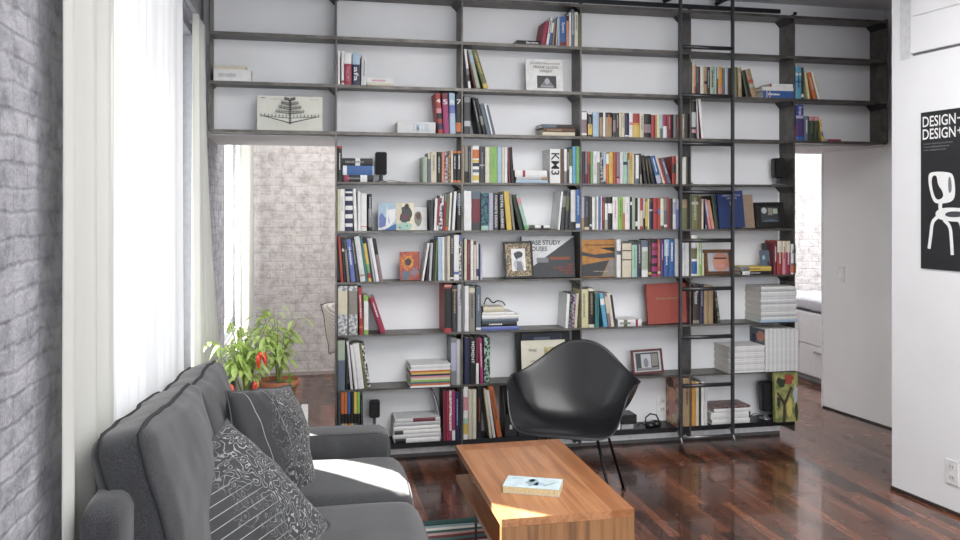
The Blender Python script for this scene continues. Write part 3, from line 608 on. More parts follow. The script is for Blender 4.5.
# ---- descriptions that single each book out
def words(s): return len(s.split())
used = {}
byrow = {}
for b in ALLB: byrow.setdefault((b['row'], b['bay']), []).append(b)
def look(b):
    c = pname(b['col'])
    if b['kind'] == 'magazine': return c+' magazine'
    noun = 'book'
    adj = ''
    if b['pose'] == 'leaning': adj = 'leaning '
    elif b['pose'] == '' and b['w'] < 2.4: adj = 'thin '
    elif b['pose'] == '' and b['w'] > 5.8: adj = 'thick '
    return f'{adj}{c} {noun}'
def seq(rowbooks):
    up = [b for b in rowbooks if b['pose'] != 'flat']; up.sort(key=lambda b: b['px'])
    fl = [b for b in rowbooks if b['pose'] == 'flat']
    piles = []
    for b in fl:
        for p in piles:
            if abs(p[0]['px']-b['px']) < 18: p.append(b); break
        else: piles.append([b])
    return up, piles
ORD = ['', 'first', 'second', 'third', 'fourth', 'fifth', 'sixth', 'seventh', 'eighth', 'ninth', 'tenth', 'eleventh', 'twelfth', 'thirteenth', 'fourteenth', 'fifteenth', 'sixteenth', 'seventeenth', 'eighteenth', 'nineteenth', 'twentieth']
for k in range(1, 30): ORD.append(('twenty-' if k < 10 else 'thirty-' if k < 20 else 'forty-')+['', 'first', 'second', 'third', 'fourth', 'fifth', 'sixth', 'seventh', 'eighth', 'ninth'][k % 10] if k % 10 else 'thirtieth' if k == 10 else 'fortieth')
for (row, bay), bs in byrow.items():
    up, piles = seq(bs)
    where = f'{BAYN[bay-1]} bay, {ROWN[row]} row'
    for i, b in enumerate(up):
        L = pname(up[i-1]['col']) if i else None; Rr = pname(up[i+1]['col']) if i+1 < len(up) else None
        extra = ''
        if b['text'] and b['text'][0] != 'Picasso': extra = f"lettered {b['text'][0]} "
        elif b['bands']: extra = f"with {pname(b['bands'][0][2])} band "
        pos = f'{ORD[i+1]} from left' if len(up) > 1 else 'standing alone'
        nb = (f'right of {L} one' if L else f'left of {Rr} one' if Rr else '')
        lab = f"{look(b)} {extra}in {where}, {pos}"
        if len(up) > 1 and words(lab)+words(nb) <= 16 and nb: lab += ', '+nb
        if words(lab) > 16: lab = f"{look(b)} in {where}, {pos}"
        b['lab'] = lab; b['grp'] = f'books standing in the {BAYN[bay-1]} bay, {ROWN[row]} row'
        if b['kind'] == 'magazine': b['grp'] = 'white magazines standing in the fifth bay'
    for p in piles:
        n = len(p)
        for i, b in enumerate(p):
            pos = 'lying alone' if n == 1 else 'at bottom of pile' if i == 0 else 'on top of pile' if i == n-1 else f'{ORD[i+1]} from bottom of pile'
            extra = f"lettered {b['text'][0]} " if b['text'] else ''
            side = ''
            lab = f"flat {pname(b['col'])} {b['kind']} {extra}in {where}, {pos}"
            if words(lab) > 16: lab = f"{pname(b['col'])} {b['kind']} in {where}, {pos}"
            b['lab'] = lab; b['grp'] = f"{b['kind']}s piled flat in the {BAYN[bay-1]} bay, {ROWN[row]} row"
for b in ALLB:
    tag(b['o'], b['lab'], b['kind'], b['grp'])
    used.setdefault(b['lab'], []).append(b)
for k, v in used.items():
    if len(v) > 1: print('DUP LABEL', k, len(v))
    if words(k) > 16: print('LONG', k)
print('BOOKS', len(ALLB))

# the narrowest spines past the three hundred largest books: one object
bs = sorted([b for b in ALLB if b['kind'] == 'book'], key=lambda b: b['area'])
small = bs[:max(0, len(bs)+19-300)]
if small:
    bm = bmesh.new(); mats = []
    for b in small:
        for o in [b['o']]+list(b['o'].children):
            mw = Matrix.Translation(b['o'].location) @ b['o'].rotation_euler.to_matrix().to_4x4()
            me = o.data.copy(); me.transform(mw); idx = []
            for mt_ in me.materials:
                if mt_ not in mats: mats.append(mt_)
                idx.append(mats.index(mt_))
            for p in me.polygons: p.material_index = idx[p.material_index]
            bm.from_mesh(me); bpy.data.meshes.remove(me)
        for o in list(b['o'].children)+[b['o']]: bpy.data.objects.remove(o)
    me = bpy.data.meshes.new('narrow_books'); bm.to_mesh(me); bm.free()
    for mt_ in mats: me.materials.append(mt_)
    tag(link('narrow_books', me), 'narrowest book spines slotted between the larger books all over the bookcase', 'books', None, 'stuff')
    ids = {id(b) for b in small}; ALLB = [b for b in ALLB if id(b) not in ids]
# ------------------------------------------------------------------ things standing face out
def face_out(name, px0, px1, ptop, row, Y, th, mat, art, label, cat='book', lean=8, roll=0, framew=0, mat2=None, label_art=None, page=True):
    """a cover, print or frame facing the room; u,v in 0..1 over its face"""
    X0, X1 = UX(px0, Y), UX(px1, Y); W = X1-X0; zs = SH[row]
    H = (UZ(ptop, (X0+X1)/2, Y)-zs)/math.cos(R(lean))
    root = empty(name, ((X0+X1)/2, Y, zs+.0006+abs(math.sin(R(roll)))*W*0), (-R(lean), R(roll), 0))
    tag(root, label, cat)
    y0 = -th/2; y1 = th/2
    lift = th/2*math.sin(R(lean))+abs(math.sin(R(roll)))*W/2
    root.location.z += lift
    if framew:
        m = MB(); f = framew
        for a, b in (((-W/2, 0), (-W/2+f, H)), ((W/2-f, 0), (W/2, H)), ((-W/2+f, H-f), (W/2-f, H)), ((-W/2+f, 0), (W/2-f, f))):
            m.box((a[0], y0-.004, a[1]), (b[0], y1, b[1]), bev=.0015)
        m.build('frame_moulding', mat, root)
        MB().box((-W/2+f, y0+.002, f), (W/2-f, y1-.001, H-f)).build('mount', mat2, root)
        yy = y0+.002
    else:
        MB().box((-W/2, y0, 0), (W/2, y0+.0025, H)).build('front_cover', mat, root)
        if th > .006:
            MB().box((-W/2+.002, y0+.0026, .002), (W/2-.003, y1-.0026, H-.002)).build('page_block', PAGE, root)
            MB().box((-W/2, y1-.0025, 0), (W/2, y1, H)).build('back_cover', mat, root)
            MB().box((-W/2, y0+.0025, 0), (-W/2+.002, y1-.0025, H)).build('spine', mat, root)
        yy = y0
    if art:
        m = MB()
        for k, (pts, am) in enumerate(art):
            e = .0008+.0003*k
            m.prism([((u-.5)*W, yy-e, v*H) for u, v in pts], (0, .0004, 0), am)
        ar = m.build('picture', None, root)
        if label_art: ar['label'] = label_art
    root['_w'] = W; root['_h'] = H; root['_y'] = yy
    return root
def rect(a, b, c, d): return [(a, b), (c, b), (c, d), (a, d)]
def blob(cx, cy, rx, ry, n=14, wob=0, seed=0):
    r = random.Random(seed); out = []
    for k in range(n):
        a = 2*math.pi*k/n; q = 1+r.uniform(-wob, wob); out.append((cx+rx*q*math.cos(a), cy+ry*q*math.sin(a)))
    return out
def face_text(root, s, mat, u0, v0, u1, v1, label=None, rot=False):
    W, H, yy = root['_w'], root['_h'], root['_y']
    fn = lambda u, v: ((u0+(u1-u0)*u-.5)*W, yy-.003, (v0+(v1-v0)*v)*H)
    return text_mesh('lettering', s, mat, fn, root, label)
P = pmat
ink = plain('3f4140', .8, var=.1)
# tree-like technical drawing, first bay
art = [(rect(.475, .2, .525, .9), plain('b9b9b0')), (rect(.49, .2, .51, .9), ink), (rect(.05, .93, .12, .945), ink), (rect(.2, .9, .32, .92), plain('b9b9b0')), (rect(.8, .9, .93, .92), plain('b9b9b0'))]
for k in range(5):
    v = .4+.11*k; l = .26-.045*k if k else .45
    art.append(([(.5-l, v+.03), (.5, v-.02), (.5+l, v+.03), (.5+l, v+.02), (.5, v-.04), (.5-l, v+.02)], ink))
    for j in range(8):
        for sg in (-1, 1): u = .5+sg*l*(j+1)/8.2; art += [(rect(u-.004, v-.01, u+.004, v+.06+.004*j), ink), (rect(u-.014, v+.03, u+.014, v+.042), plain('6a6a66'))]
art.append(([(.1, .38), (.5, .2), (.92, .38), (.92, .36), (.5, .165), (.1, .36)], ink))
face_out('drawing_print', 257, 322.5, 96, 3, YF+.06, .004, plain('d5d5cb', .8, var=.02), art, 'pale print with a branching ink drawing propped in the first bay', 'print', 6, label_art='branching ink drawing')
# white cover with dark photo, third bay second row
r_ = face_out('book', 526, 562.8, 59.5, 2, YF+.07, .012, plain('dcdcda', .7), [(rect(.3, .12, .82, .5), P('dg')), ([(.36, .14), (.78, .14), (.57, .46)], P('gy')), (blob(.57, .33, .07, .09), P('lg')), (rect(.4, .14, .74, .2), plain('9a9a98'))],
    'white book facing out with a grey triangular photo, third bay, second row', 'book', 5)
face_text(r_, 'FRANK LLOYD', plain('6a6a68'), .2, .72, .88, .8); face_text(r_, 'WRIGHT', plain('6a6a68'), .38, .6, .72, .68); face_text(r_, 'ARCHITECTURE DRAWINGS', plain('8a8a88'), .12, .85, .92, .9)
# fifth row second bay
sw = [(rect(.0, 0, 1, 1), P('lb')), (blob(.3, .3, .25, .3, wob=.3, seed=2), P('vb')), ([(.42, .1), (.5, .95), (.62, .1)], P('w')), ([(.5, .75), (1, .8), (.95, .35), (.7, .2)], P('w')), ([(0, .05), (.6, .2), (1, .55), (1, .45), (.6, .08), (0, 0)], P('w')), ([(.3, 0), (1, .0), (1, .25)], P('bl'))]
face_out('book', 378, 396, 203.5, 5, YF+.05, .01, P('lb'), sw, 'square book facing out with blue and white painting, second bay, fifth row', 'book', 8)
dgm = [(rect(.35, 0, 1, 1), plain('d9d2b8')), (blob(.55, .55, .33, .3, wob=.25, seed=5), P('dg')), (blob(.6, .88, .13, .1, wob=.1, seed=3), P('bk')), (blob(.5, .5, .16, .1, wob=.3, seed=9), P('wn')), (blob(.45, .14, .45, .15, wob=.1, seed=1), P('mt')), (blob(.2, .1, .04, .03), P('bk')), (blob(.6, .16, .05, .03), P('tl'))]
face_out('book', 396.2, 414.2, 203.5, 5, YF+.05, .01, P('cm'), dgm, 'cream book facing out with a dark furry shape, second bay, fifth row', 'book', 8)
face_out('book', 408, 427, 207.5, 5, YF+.075, .01, P('w'), [(blob(.55, .5, .2, .36, wob=.15, seed=4), P('tp')), (blob(.55, .62, .12, .16, wob=.2, seed=6), P('br'))], 'white book facing out with brown oval blot, behind the cream book', 'book', 8)
# flower print, sixth row
fm = mottled('b4552c', '7d3b45', scale=45, lo=.4, hi=.62)
face_out('art_card', 399.8, 419.8, 252, 6, YF+.06, .006, fm, [(blob(.4, .62, .34, .27, 18, .25, 8), mottled('cf8a2f', 'a0592a', scale=80)), (blob(.42, .64, .17, .13, 16, .1, 3), P('db')), (blob(.3, .16, .22, .14, 12, .3, 5), P('sl')), (blob(.75, .3, .2, .14, 12, .3, 15), P('mv')), (blob(.82, .72, .14, .2, 12, .3, 25), P('ro'))],
    'orange and brown flower picture card standing alone, second bay, sixth row', 'picture', 6)
# case study book
r_ = face_out('book', 521.5, 574.8, 236.8, 6, YF+.075, .022, P('dg'), [([(0, 1), (1, 1), (0, .08)], plain('c9cbcc')), ([(0, 0), (.02, 0), (.02, 1), (0, 1)], P('gy')), (rect(.28, .36, .5, .48), P('gy')), (rect(.52, .42, .92, .52), P('br')), (rect(.55, .44, .9, .47), P('ro'))],
    'large black and white book facing out lettered CASE STUDY HOUSES, third bay', 'book', 6)
face_text(r_, 'CASE STUDY', P('bk'), .12, .79, .74, .9); face_text(r_, 'HOUSES', P('bk'), .12, .64, .48, .75)
for k, (t_, u0) in enumerate((('THE', .84), ('COMPLETE CSH', .58), ('PROGRAM', .7), ('1945-1966', .8))): face_text(r_, t_, P('ro'), u0, .28-.07*k, .96, .325-.07*k)
# ornate portrait frame in front of it
orn = mottled('a99878', '5a4f3d', scale=90, lo=.42, hi=.56)
r_ = face_out('picture_frame', 504.8, 533.8, 242.3, 6, YF+.028, .014, P('bk'), [(rect(.26, .2, .74, .8), P('w')), (blob(.5, .35, .17, .16, 16, .12, 4), P('lg')), (blob(.5, .56, .12, .1, 16, .05, 2), P('pg')), (blob(.5, .64, .16, .09, 16, .1, 3), P('dg')), (blob(.44, .58, .05, .07, 12, .1, 3), P('dg')), ([(.42, .2), (.45, .46), (.58, .44), (.66, .2)], P('gy'))],
    'black photo frame with ornate gold mount and small ink portrait, third bay', 'picture frame', 8, roll=-1.5, framew=.012, mat2=orn, label_art='ink portrait on white')
# wood book fourth bay
wd = mottled('b5803f', '94642f', scale=25, lo=.35, hi=.7)
r_ = face_out('book', 581.8, 616.6, 240, 6, YF+.045, .02, wd, [([(0, .68), (.35, .6), (.95, .66), (.95, .52), (.5, .5), (0, .58)], P('dg')), ([(0, .02), (.55, .02), (.78, .45), (0, .33)], P('dg')), ([(.5, .78), (.98, .8), (.98, .66)], P('bk')), ([(.6, .02), (1, .02), (1, .5), (.8, .48)], P('tp'))],
    'large tan book facing out with curved black shadows, fourth bay', 'book', 3)
face_text(r_, 'The Architecture of Light', P('db'), .06, .83, .92, .89); face_text(r_, 'Helmut Jahn', P('cm'), .32, .13, .74, .17)
# blue + tan books, black frame, fifth row fifth bay
r_ = face_out('book', 719, 744.5, 192, 5, YF+.02, .02, plain('1d2f5e', .5), [(blob(.55, .66, .075, .09), P('lv')), (blob(.55, .66, .05, .06), plain('1d2f5e', .5))], 'large navy blue book leaning face out behind the ladder, fifth row', 'book', 5, roll=-2.5)
face_text(r_, 'AMERICAN ATLAS', P('lv'), .18, .86, .88, .9); face_text(r_, 'LIVING', P('lv'), .36, .78, .74, .83)
face_out('book', 741, 754.2, 195.5, 5, YF+.06, .02, plain('8d7b68', .8), None, 'plain tan book facing out between navy book and black frame', 'book', 5, roll=-2.5)
ph = [(rect(.2, .24, .8, .8), P('dg')), (blob(.32, .68, .09, .12), P('lg')), (rect(.45, .5, .6, .78), P('tp')), (rect(.62, .55, .78, .75), P('sg')), ([(.2, .24), (.5, .35), (.8, .26), (.8, .24)], P('sl'))]
face_out('picture_frame', 755.8, 784.5, 203, 5, YF+.045, .016, plain('1c1a19', .4), ph, 'wide black photo frame with a small colour photo, fifth bay', 'picture frame', 8, roll=-1, framew=.02, mat2=P('bk'), label_art='small photograph')
# brown frame sixth row
fp = [(rect(.14, .14, .86, .86), P('lv')), (blob(.58, .5, .3, .36, 16, .05, 1), P('sm')), (rect(.36, .62, .8, .68), P('db')), (blob(.56, .36, .2, .05), P('pk')), (rect(.14, .14, .3, .86), P('lg'))]
face_out('picture_frame', 704.6, 732.4, 250, 6, YF+.04, .016, wood_mat('frame_wood', ('4a2d1c', '6b452a')), fp, 'brown wooden photo frame with a close portrait photo beside the ladder', 'picture frame', 8, framew=.021, mat2=P('tn'), label_art='close portrait photograph')
face_out('card', 763.5, 774, 243.8, 6, YF+.075, .008, P('dg'), None, 'dark grey card standing behind the slate blue card, fifth bay', 'card', 4)
face_out('card', 760.8, 773.2, 250.8, 6, YF+.045, .006, P('sl'), [(blob(.65, .45, .1, .12, 10, .2), P('dg')), (blob(.3, .7, .12, .1, 10, .2), P('lb')), (blob(.8, .3, .05, .14, 10, .2), P('bk'))], 'small slate blue picture card with dark marks left of red books', 'card', 8)
# red cover seventh row
r_ = face_out('book', 647.5, 688, 284.3, 7, YF+.05, .022, plain('93463c', .7, bump=.1, scale=120), None, 'large plain brick red book facing out left of the ladder', 'book', 5, roll=-1.2)
face_text(r_, 'Modern Masters', P('tn'), .22, .6, .8, .66, 'faint gold lettering')
# red brown frame eighth row
pf = [(rect(.13, .14, .87, .86), P('dg')), (rect(.3, .2, .62, .8), P('lg')), (blob(.45, .45, .08, .2), P('gy')), (rect(.64, .3, .84, .8), P('tp')), (rect(.16, .16, .84, .24), P('gy'))]
face_out('picture_frame', 632.8, 663.5, 350.8, 8, YF+.06, .014, plain('5a2420', .35, var=.15), pf, 'dark red photo frame with grey photograph standing alone, fourth bay', 'picture frame', 10, roll=-2, framew=.013, mat2=P('lg'), label_art='grey photograph')
# black backing board, album and cream print behind the armchair
face_out('display_board', 516.5, 570, 332.5, 8, YF+.085, .02, P('bk'), None, 'large black board standing behind the cream print, third bay', 'board', 4)
face_out('album', 522.5, 562.5, 334.5, 8, YF+.06, .012, P('dg'), [(rect(.04, .8, .96, .97), P('nv')), (rect(.3, .84, .7, .93), P('sl'))], 'dark blue album standing between black board and cream print', 'album', 5)
r_ = face_out('art_print', 522, 566, 341, 8, YF+.035, .006, plain('d8d5c4', .8, var=.03), [(rect(.52, .2, .94, .82), mottled('c6bf8e', '9a946a', scale=20)), (blob(.72, .55, .12, .18, 12, .2), plain('d6cfa4'))], 'cream art print with a yellow square picture behind the armchair', 'print', 7)
face_text(r_, 'Wild', P('gy'), .16, .72, .34, .79); face_text(r_, 'gallery', P('tp'), .2, .46, .38, .5)
# book covers at the bottom right
m1 = mottled('c9a98c', '8a4f42', scale=22, lo=.4, hi=.6)
art2 = [(blob(.4, .8, .25, .12, 12, .2, 3), P('br')), (blob(.45, .6, .3, .16, 14, .2, 6), plain('c99a80')), (blob(.5, .3, .3, .2, 14, .2, 7), plain('b98a86')), (blob(.7, .15, .2, .1, 14, .2, 9), P('cm'))]
# the tall painted book stands side-on, so its cover art sits on the side of its board
def side_art(px, Y0, Y1, row, ytop, art, mat, name, label, th=.02, spine=None):
    X = UX(px, Y0); zs = SH[row]; H = UZ(ytop, X, Y0)-zs; D = Y1-Y0
    root = empty(name, (X, Y0, zs+.0005)); tag(root, label, 'book')
    MB().box((0, 0, 0), (.0025, D, H)).build('front_cover', mat, root)
    MB().box((.0026, .0026, .002), (th-.0026, D-.003, H-.002)).build('page_block', PAGE, root)
    MB().box((th-.0025, 0, 0), (th, D, H)).build('back_cover', mat, root)
    MB().box((.0025, 0, 0), (th-.0025, .0025, H)).build('spine', spine or mat, root)
    m = MB()
    for k, (pts, am) in enumerate(art):
        e = .0008+.0003*k
        m.prism([(-e, (1-u)*D, v*H) for u, v in pts], (.0004, 0, 0), am)
    m.build('picture', None, root)
    return root
side_art(679, YF-.03, YF+.16, 9, 377.5, art2, m1, 'book', 'large book with painted figures on its cover, bottom row behind ladder', .016)
gm = mottled('5f6a3c', '97955e', scale=22, lo=.4, hi=.6)
face_out('book', 774.5, 797.5, 372.5, 9, YF-.02, .03, gm, [([(.3, 0), (.42, 0), (.45, .35), (.75, .68), (.7, .72), (.4, .42), (.12, .62), (.08, .58), (.34, .34)], P('db')), (blob(.3, .8, .2, .1, 12, .4, 2), P('dk')), (blob(.62, .85, .2, .08, 12, .4, 5), P('ro')), (blob(.15, .4, .1, .14, 12, .4, 7), P('dk')), (blob(.88, .55, .1, .2, 12, .3, 8), P('lg')), (blob(.9, .2, .06, .2, 12, .1, 8), P('dk')), (blob(.6, .3, .12, .2, 12, .3, 12), plain('b9ad62'))],
    'large green book facing out with dark branches painted on its cover', 'book', 3, roll=0)
fm_ = [q for q in ALLB if q['row'] == 8 and q['bay'] == 5 and q['kind'] == 'magazine' and q['pose'] == ''][0]['o']
w_ = fm_.dimensions.x/2; h_ = fm_.dimensions.z; m = MB()
m.prism([(-w_-.0008, .012, h_*.60), (-w_-.0008, .19, h_*.60), (-w_-.0008, .19, h_*.97), (-w_-.0008, .012, h_*.97)], (.0004, 0, 0), P('sl'))
m.prism([(-w_-.0012, .06+.05*math.cos(k*.52), h_*.8+.035*math.sin(k*.52)) for k in range(12)], (.0003, 0, 0), P('sm'))
m.prism([(-w_-.0013, .14+.03*math.cos(k*.52), h_*.72+.03*math.sin(k*.52)) for k in range(12)], (.0003, 0, 0), P('nv'))
m.build('cover_photo', None, fm_)
# small things: loudspeakers
def speaker(px0, px1, ytop, ybase, row, Y, label, lean=0):
    X0, X1 = UX(px0, Y), UX(px1, Y); W = X1-X0; zs = SH[row]; H = UZ(ytop, X0, Y)-zs; hb = UZ(ybase, X0, Y)-zs
    root = empty('loudspeaker', ((X0+X1)/2, Y, zs+.0005)); tag(root, label, 'loudspeaker')
    c = MB().box((-W/2, 0, hb), (W/2, .05, H), bev=.006).build('cabinet', plain('1b1d20', .4), root)
    c.rotation_euler = (0, R(lean), 0)
    g = MB().box((-W/2+.003, -.003, hb+.005), (W/2-.003, .0, H-.005), bev=.002).build('grille', plain('101113', .8, scale=300, bump=.3), c)
    MB().lathe([(.0, .0), (W*.55, 0), (W*.55, .006), (W*.2, .012), (W*.14, hb+.01), (0, hb+.01)], (0, .03, 0), seg=20).build('stand', plain('7c8086', .3, .6), root)
    return root
speaker(375.5, 387, 151.8, 175, 4, YF+.05, 'small black loudspeaker on round stand beside flat books, fourth row')
speaker(369.5, 380, 401.5, 418.5, 9, YF+.04, 'small black loudspeaker in the bottom row behind the sofa arm')
speaker(763, 773.5, 382, 411.5, 9, YF+.045, 'black loudspeaker left of the green painted book, bottom row', -1.5)
speaker(775.5, 786, 158, 178, 4, YF+.07, 'black loudspeaker against the last upright, fourth row', -2)
def cable(name, pts, r, label, mat=None):
    # smooth the polyline
    P_ = [Vector(p) for p in pts]
    for _ in range(3):
        q = [P_[0]]
        for a, b in zip(P_, P_[1:]): q += [a*.75+b*.25, a*.25+b*.75]
        P_ = q+[P_[-1]]
    o = MB().tube(P_, r, seg=6).build(name, mat or plain('1a1b1d', .5)); return tag(o, label, 'cable')
def pt(px, Y, z): return (UX(px, Y), Y, z)
cable('cable', [pt(387, YF+.09, SH[4]+.01), pt(393, YF+.08, SH[4]+.012), pt(400, YF+.07, SH[4]+.003), pt(406, YF+.09, SH[4]+.003)], .0025, 'thin grey cable beside the fourth row loudspeaker', plain('6f7275'))
cable('cable', [pt(484, YF+.13, SH[7]+.145), pt(487, YF+.08, SH[7]+.20), pt(493, YF+.09, SH[7]+.15), pt(497, YF+.06, SH[7]+.175), pt(503, YF+.10, SH[7]+.16), pt(505, YF+.13, SH[7]+.135)], .004, 'black cable looped over the flat pile in the seventh row')
cable('cable', [pt(749, YF+.10, SH[9]+.005), pt(753, YF+.09, SH[9]+.035), pt(758, YF+.09, SH[9]+.03), pt(764, YF+.06, SH[9]+.006)], .0025, 'black cable running to the bottom row loudspeaker')
# white computer, black drive, mouse
Y = YF+.01
MB_ = MB().box((0, 0, 0), (UX(620.5, Y)-UX(600, Y), .15, UZ(389.5, 1.8, Y)-SH[9]), bev=.004)
o = MB_.build('computer_case', plain('d4d6da', .4), None, (UX(600, Y), Y, SH[9]+.0005)); tag(o, 'white upright computer case in the bottom row behind the armchair', 'computer')
MB().box((.012, -.0015, .06), (.10, -.0002, .064)).build('disc_slot', plain('8a8c90'), o)
w = UX(637, Y)-UX(621.5, Y)
o = MB().box((0, 0, .032), (w, .12, .090), bev=.003).build('disk_drive', plain('141517', .35), None, (UX(621.5, Y), Y, SH[9]+.0005)); tag(o, 'black box on a grey base beside the white computer', 'disk drive')
MB().box((.002, .005, 0), (w-.02, .11, .0318), bev=.003).build('base', plain('9b9da1', .4), o)
Yh = YF+.05
hp = empty('headphones', pt(653, Yh, SH[9]+.0005)); tag(hp, 'black headphones lying on the bottom shelf right of the black box', 'headphones')
for sx in (-.025, .025):
    MB().lathe([(0, 0), (.03, .002), (.036, .014), (.03, .03), (0, .034)], (sx, sx*.5, 0), seg=20).build('ear_cup', plain('17181b', .35), hp)
MB().tube([(-.06+.01, 0, .02), (-.045, .01, .055), (-.01, .02, .075), (.03, .02, .065), (.05, .01, .02)], .005).build('headband', plain('222327', .4), hp)
cable('cable', [pt(637, YF+.06, SH[9]+.006), pt(641, YF+.03, SH[9]+.035), pt(645, YF+.03, SH[9]+.012), pt(650, YF+.02, SH[9]+.004)], .003, 'black cable between the black box and the headphones')
# dark magazine holders either side
def holder(px0, px1, ytop, label, mat):
    Y = YF+.01; X0, X1 = UX(px0, Y), UX(px1, Y); W = X1-X0; H = UZ(ytop, X0, Y)-SH[9]
    m = MB(); t = .003
    m.prism([(0, 0, 0), (0, .17-.03, 0), (0, .14, H*.98), (0, .08, H), (0, 0, H*.45)], (t, 0, 0)); m.prism([(W-t, 0, 0), (W-t, .14, 0), (W-t, .14, H*.98), (W-t, .08, H), (W-t, 0, H*.45)], (t, 0, 0))
    m.box((t, 0, 0), (W-t, t, H*.45)); m.box((t, .14-t, 0), (W-t, .14, H*.98)); m.box((t, t, 0), (W-t, .14-t, t))
    o = m.build('magazine_file', mat, None, (X0, Y, SH[9]+.0005)); tag(o, label, 'magazine file')
    MB().box((W/2-.008, -.001, H*.15), (W/2+.008, -.0002, H*.24)).build('label_plate', P('w'), o); return o
holder(505, 517, 388, 'black magazine file on the bottom shelf right of the orange book', plain('121315', .4))
holder(518.5, 530, 405, 'low black file box behind the chair legs, bottom row', plain('15161a', .4))
Y = YF+.03
lo = empty('magazine', (UX(441.6, Y), Y, SH[9]+.0005)); tag(lo, 'dark curled magazine slumped against the wine red books, bottom row', 'magazine')
m = MB(); pr = []
for k in range(9):
    v = k/8; pr.append((-.055*v*v-.004*math.sin(v*6), v*.29))
for a, b in zip(pr, pr[1:]): m.prism([(a[0], 0, a[1]), (b[0], 0, b[1]), (b[0]+.006, 0, b[1]), (a[0]+.006, 0, a[1])], (0, .12, 0))
m.build('cover', P('dg'), lo, smooth=False)
m = MB()
for a, b in zip(pr, pr[1:]): m.prism([(a[0]-.006, .002, a[1]), (b[0]-.004, .002, b[1]), (b[0]-.0005, .002, b[1]), (a[0]-.0005, .002, a[1])], (0, .116, 0))
m.build('page_block', P('lg'), lo)
# outlets and switch
def plate(name, label, loc, rotz, w=.075, h=.12, sock=True):
    root = empty(name, loc, (0, 0, rotz)); tag(root, label, 'socket' if sock else 'switch')
    MB().box((-w/2, -.006, -h/2), (w/2, 0, h/2), bev=.002).build('cover_plate', plain('e8e8e8', .35), root)
    if sock:
        for s in (-1, 1):
            MB().box((-.017, -.008, s*.026-.014), (.017, -.0062, s*.026+.014), bev=.003).build('socket_face', plain('dcdcdc', .4), root)
            m = MB(); m.box((-.008, -.0085, s*.026-.004), (-.005, -.0081, s*.026+.007)); m.box((.005, -.0085, s*.026-.004), (.008, -.0081, s*.026+.006)); m.build('slots', plain('55565a'), root)
    else:
        MB().box((-.016, -.009, -.033), (.016, -.0062, .033), bev=.002).build('rocker', plain('efefef', .3), root)
    return root
plate('wall_socket', 'white wall socket low on the wall behind the bottom shelf', (UX(662, YW), YW-.001, UZ(405, UX(662, YW), YW)), 0)
plate('wall_socket', 'white wall socket low on the right wall under the poster', (rwx(3.427)-.001, 3.427, .206), R(-90)+math.atan(.1162))
plate('light_switch', 'white light switch on the passage wall left of the poster', (3.803+.1146*(5.49-5.297)-.002, 5.297, 1.02), R(-90)+math.atan(.1146), sock=False)
# ------------------------------------------------------------------ right wall: poster and cupboard
rz = R(-90)+math.atan(.1162)
pw, phh = .60, .797
po = empty('poster', (rwx(3.609)-.002, 3.609, 1.196), (0, 0, rz)); tag(po, 'black poster with white chairs lettered DESIGN on the right wall', 'poster')
MB().box((0, -.004, 0), (pw, 0, phh)).build('sheet', plain('2b2c2f', .35, var=.05), po)
PWM = plain('eceded', .4, var=.02)
def ptext(s, x0, z0, x1, z1, mat=PWM): return text_mesh('lettering', s, mat, lambda u, v: (x0+(x1-x0)*u, -.0048, z0+(z1-z0)*v), po)
ptext('DESIGN', .012, phh-.076, .205, phh-.022); ptext('DESIGN', .012, phh-.140, .205, phh-.086); ptext('+', .214, phh-.125, .245, phh-.094); ptext('-', .214, phh-.052, .24, phh-.045)
for k in range(3): ptext('Furniture in moulded plywood by the studio', .018, phh-.168-.016*k, .19-.02*k, phh-.158-.016*k, plain('8f9092', .5))
def band(pts, w, mat, name='picture', y=-.0048):
    m = MB(); P3 = [Vector((a, 0, b)) for a, b in pts]; n = len(P3); Lf = []; Rt = []
    for k in range(n):
        t = (P3[min(k+1, n-1)]-P3[max(k-1, 0)]).normalized(); nn = Vector((-t.z, 0, t.x)); ww = w[k] if isinstance(w, list) else w
        Lf.append(P3[k]+nn*ww/2); Rt.append(P3[k]-nn*ww/2)
    for k in range(n-1): m.poly([(p.x, y, p.z) for p in (Lf[k], Lf[k+1], Rt[k+1], Rt[k])])
    return m.build(name, mat, po)
def smooth(pts, it=3, closed=False):
    for _ in range(it):
        q = [] if closed else [pts[0]]
        n = len(pts)
        for k in range(n if closed else n-1):
            a, b = pts[k], pts[(k+1) % n]; q += [tuple(x*.75+y*.25 for x, y in zip(a, b)), tuple(x*.25+y*.75 for x, y in zip(a, b))]
        pts = q if closed else q+[pts[-1]]
    return pts
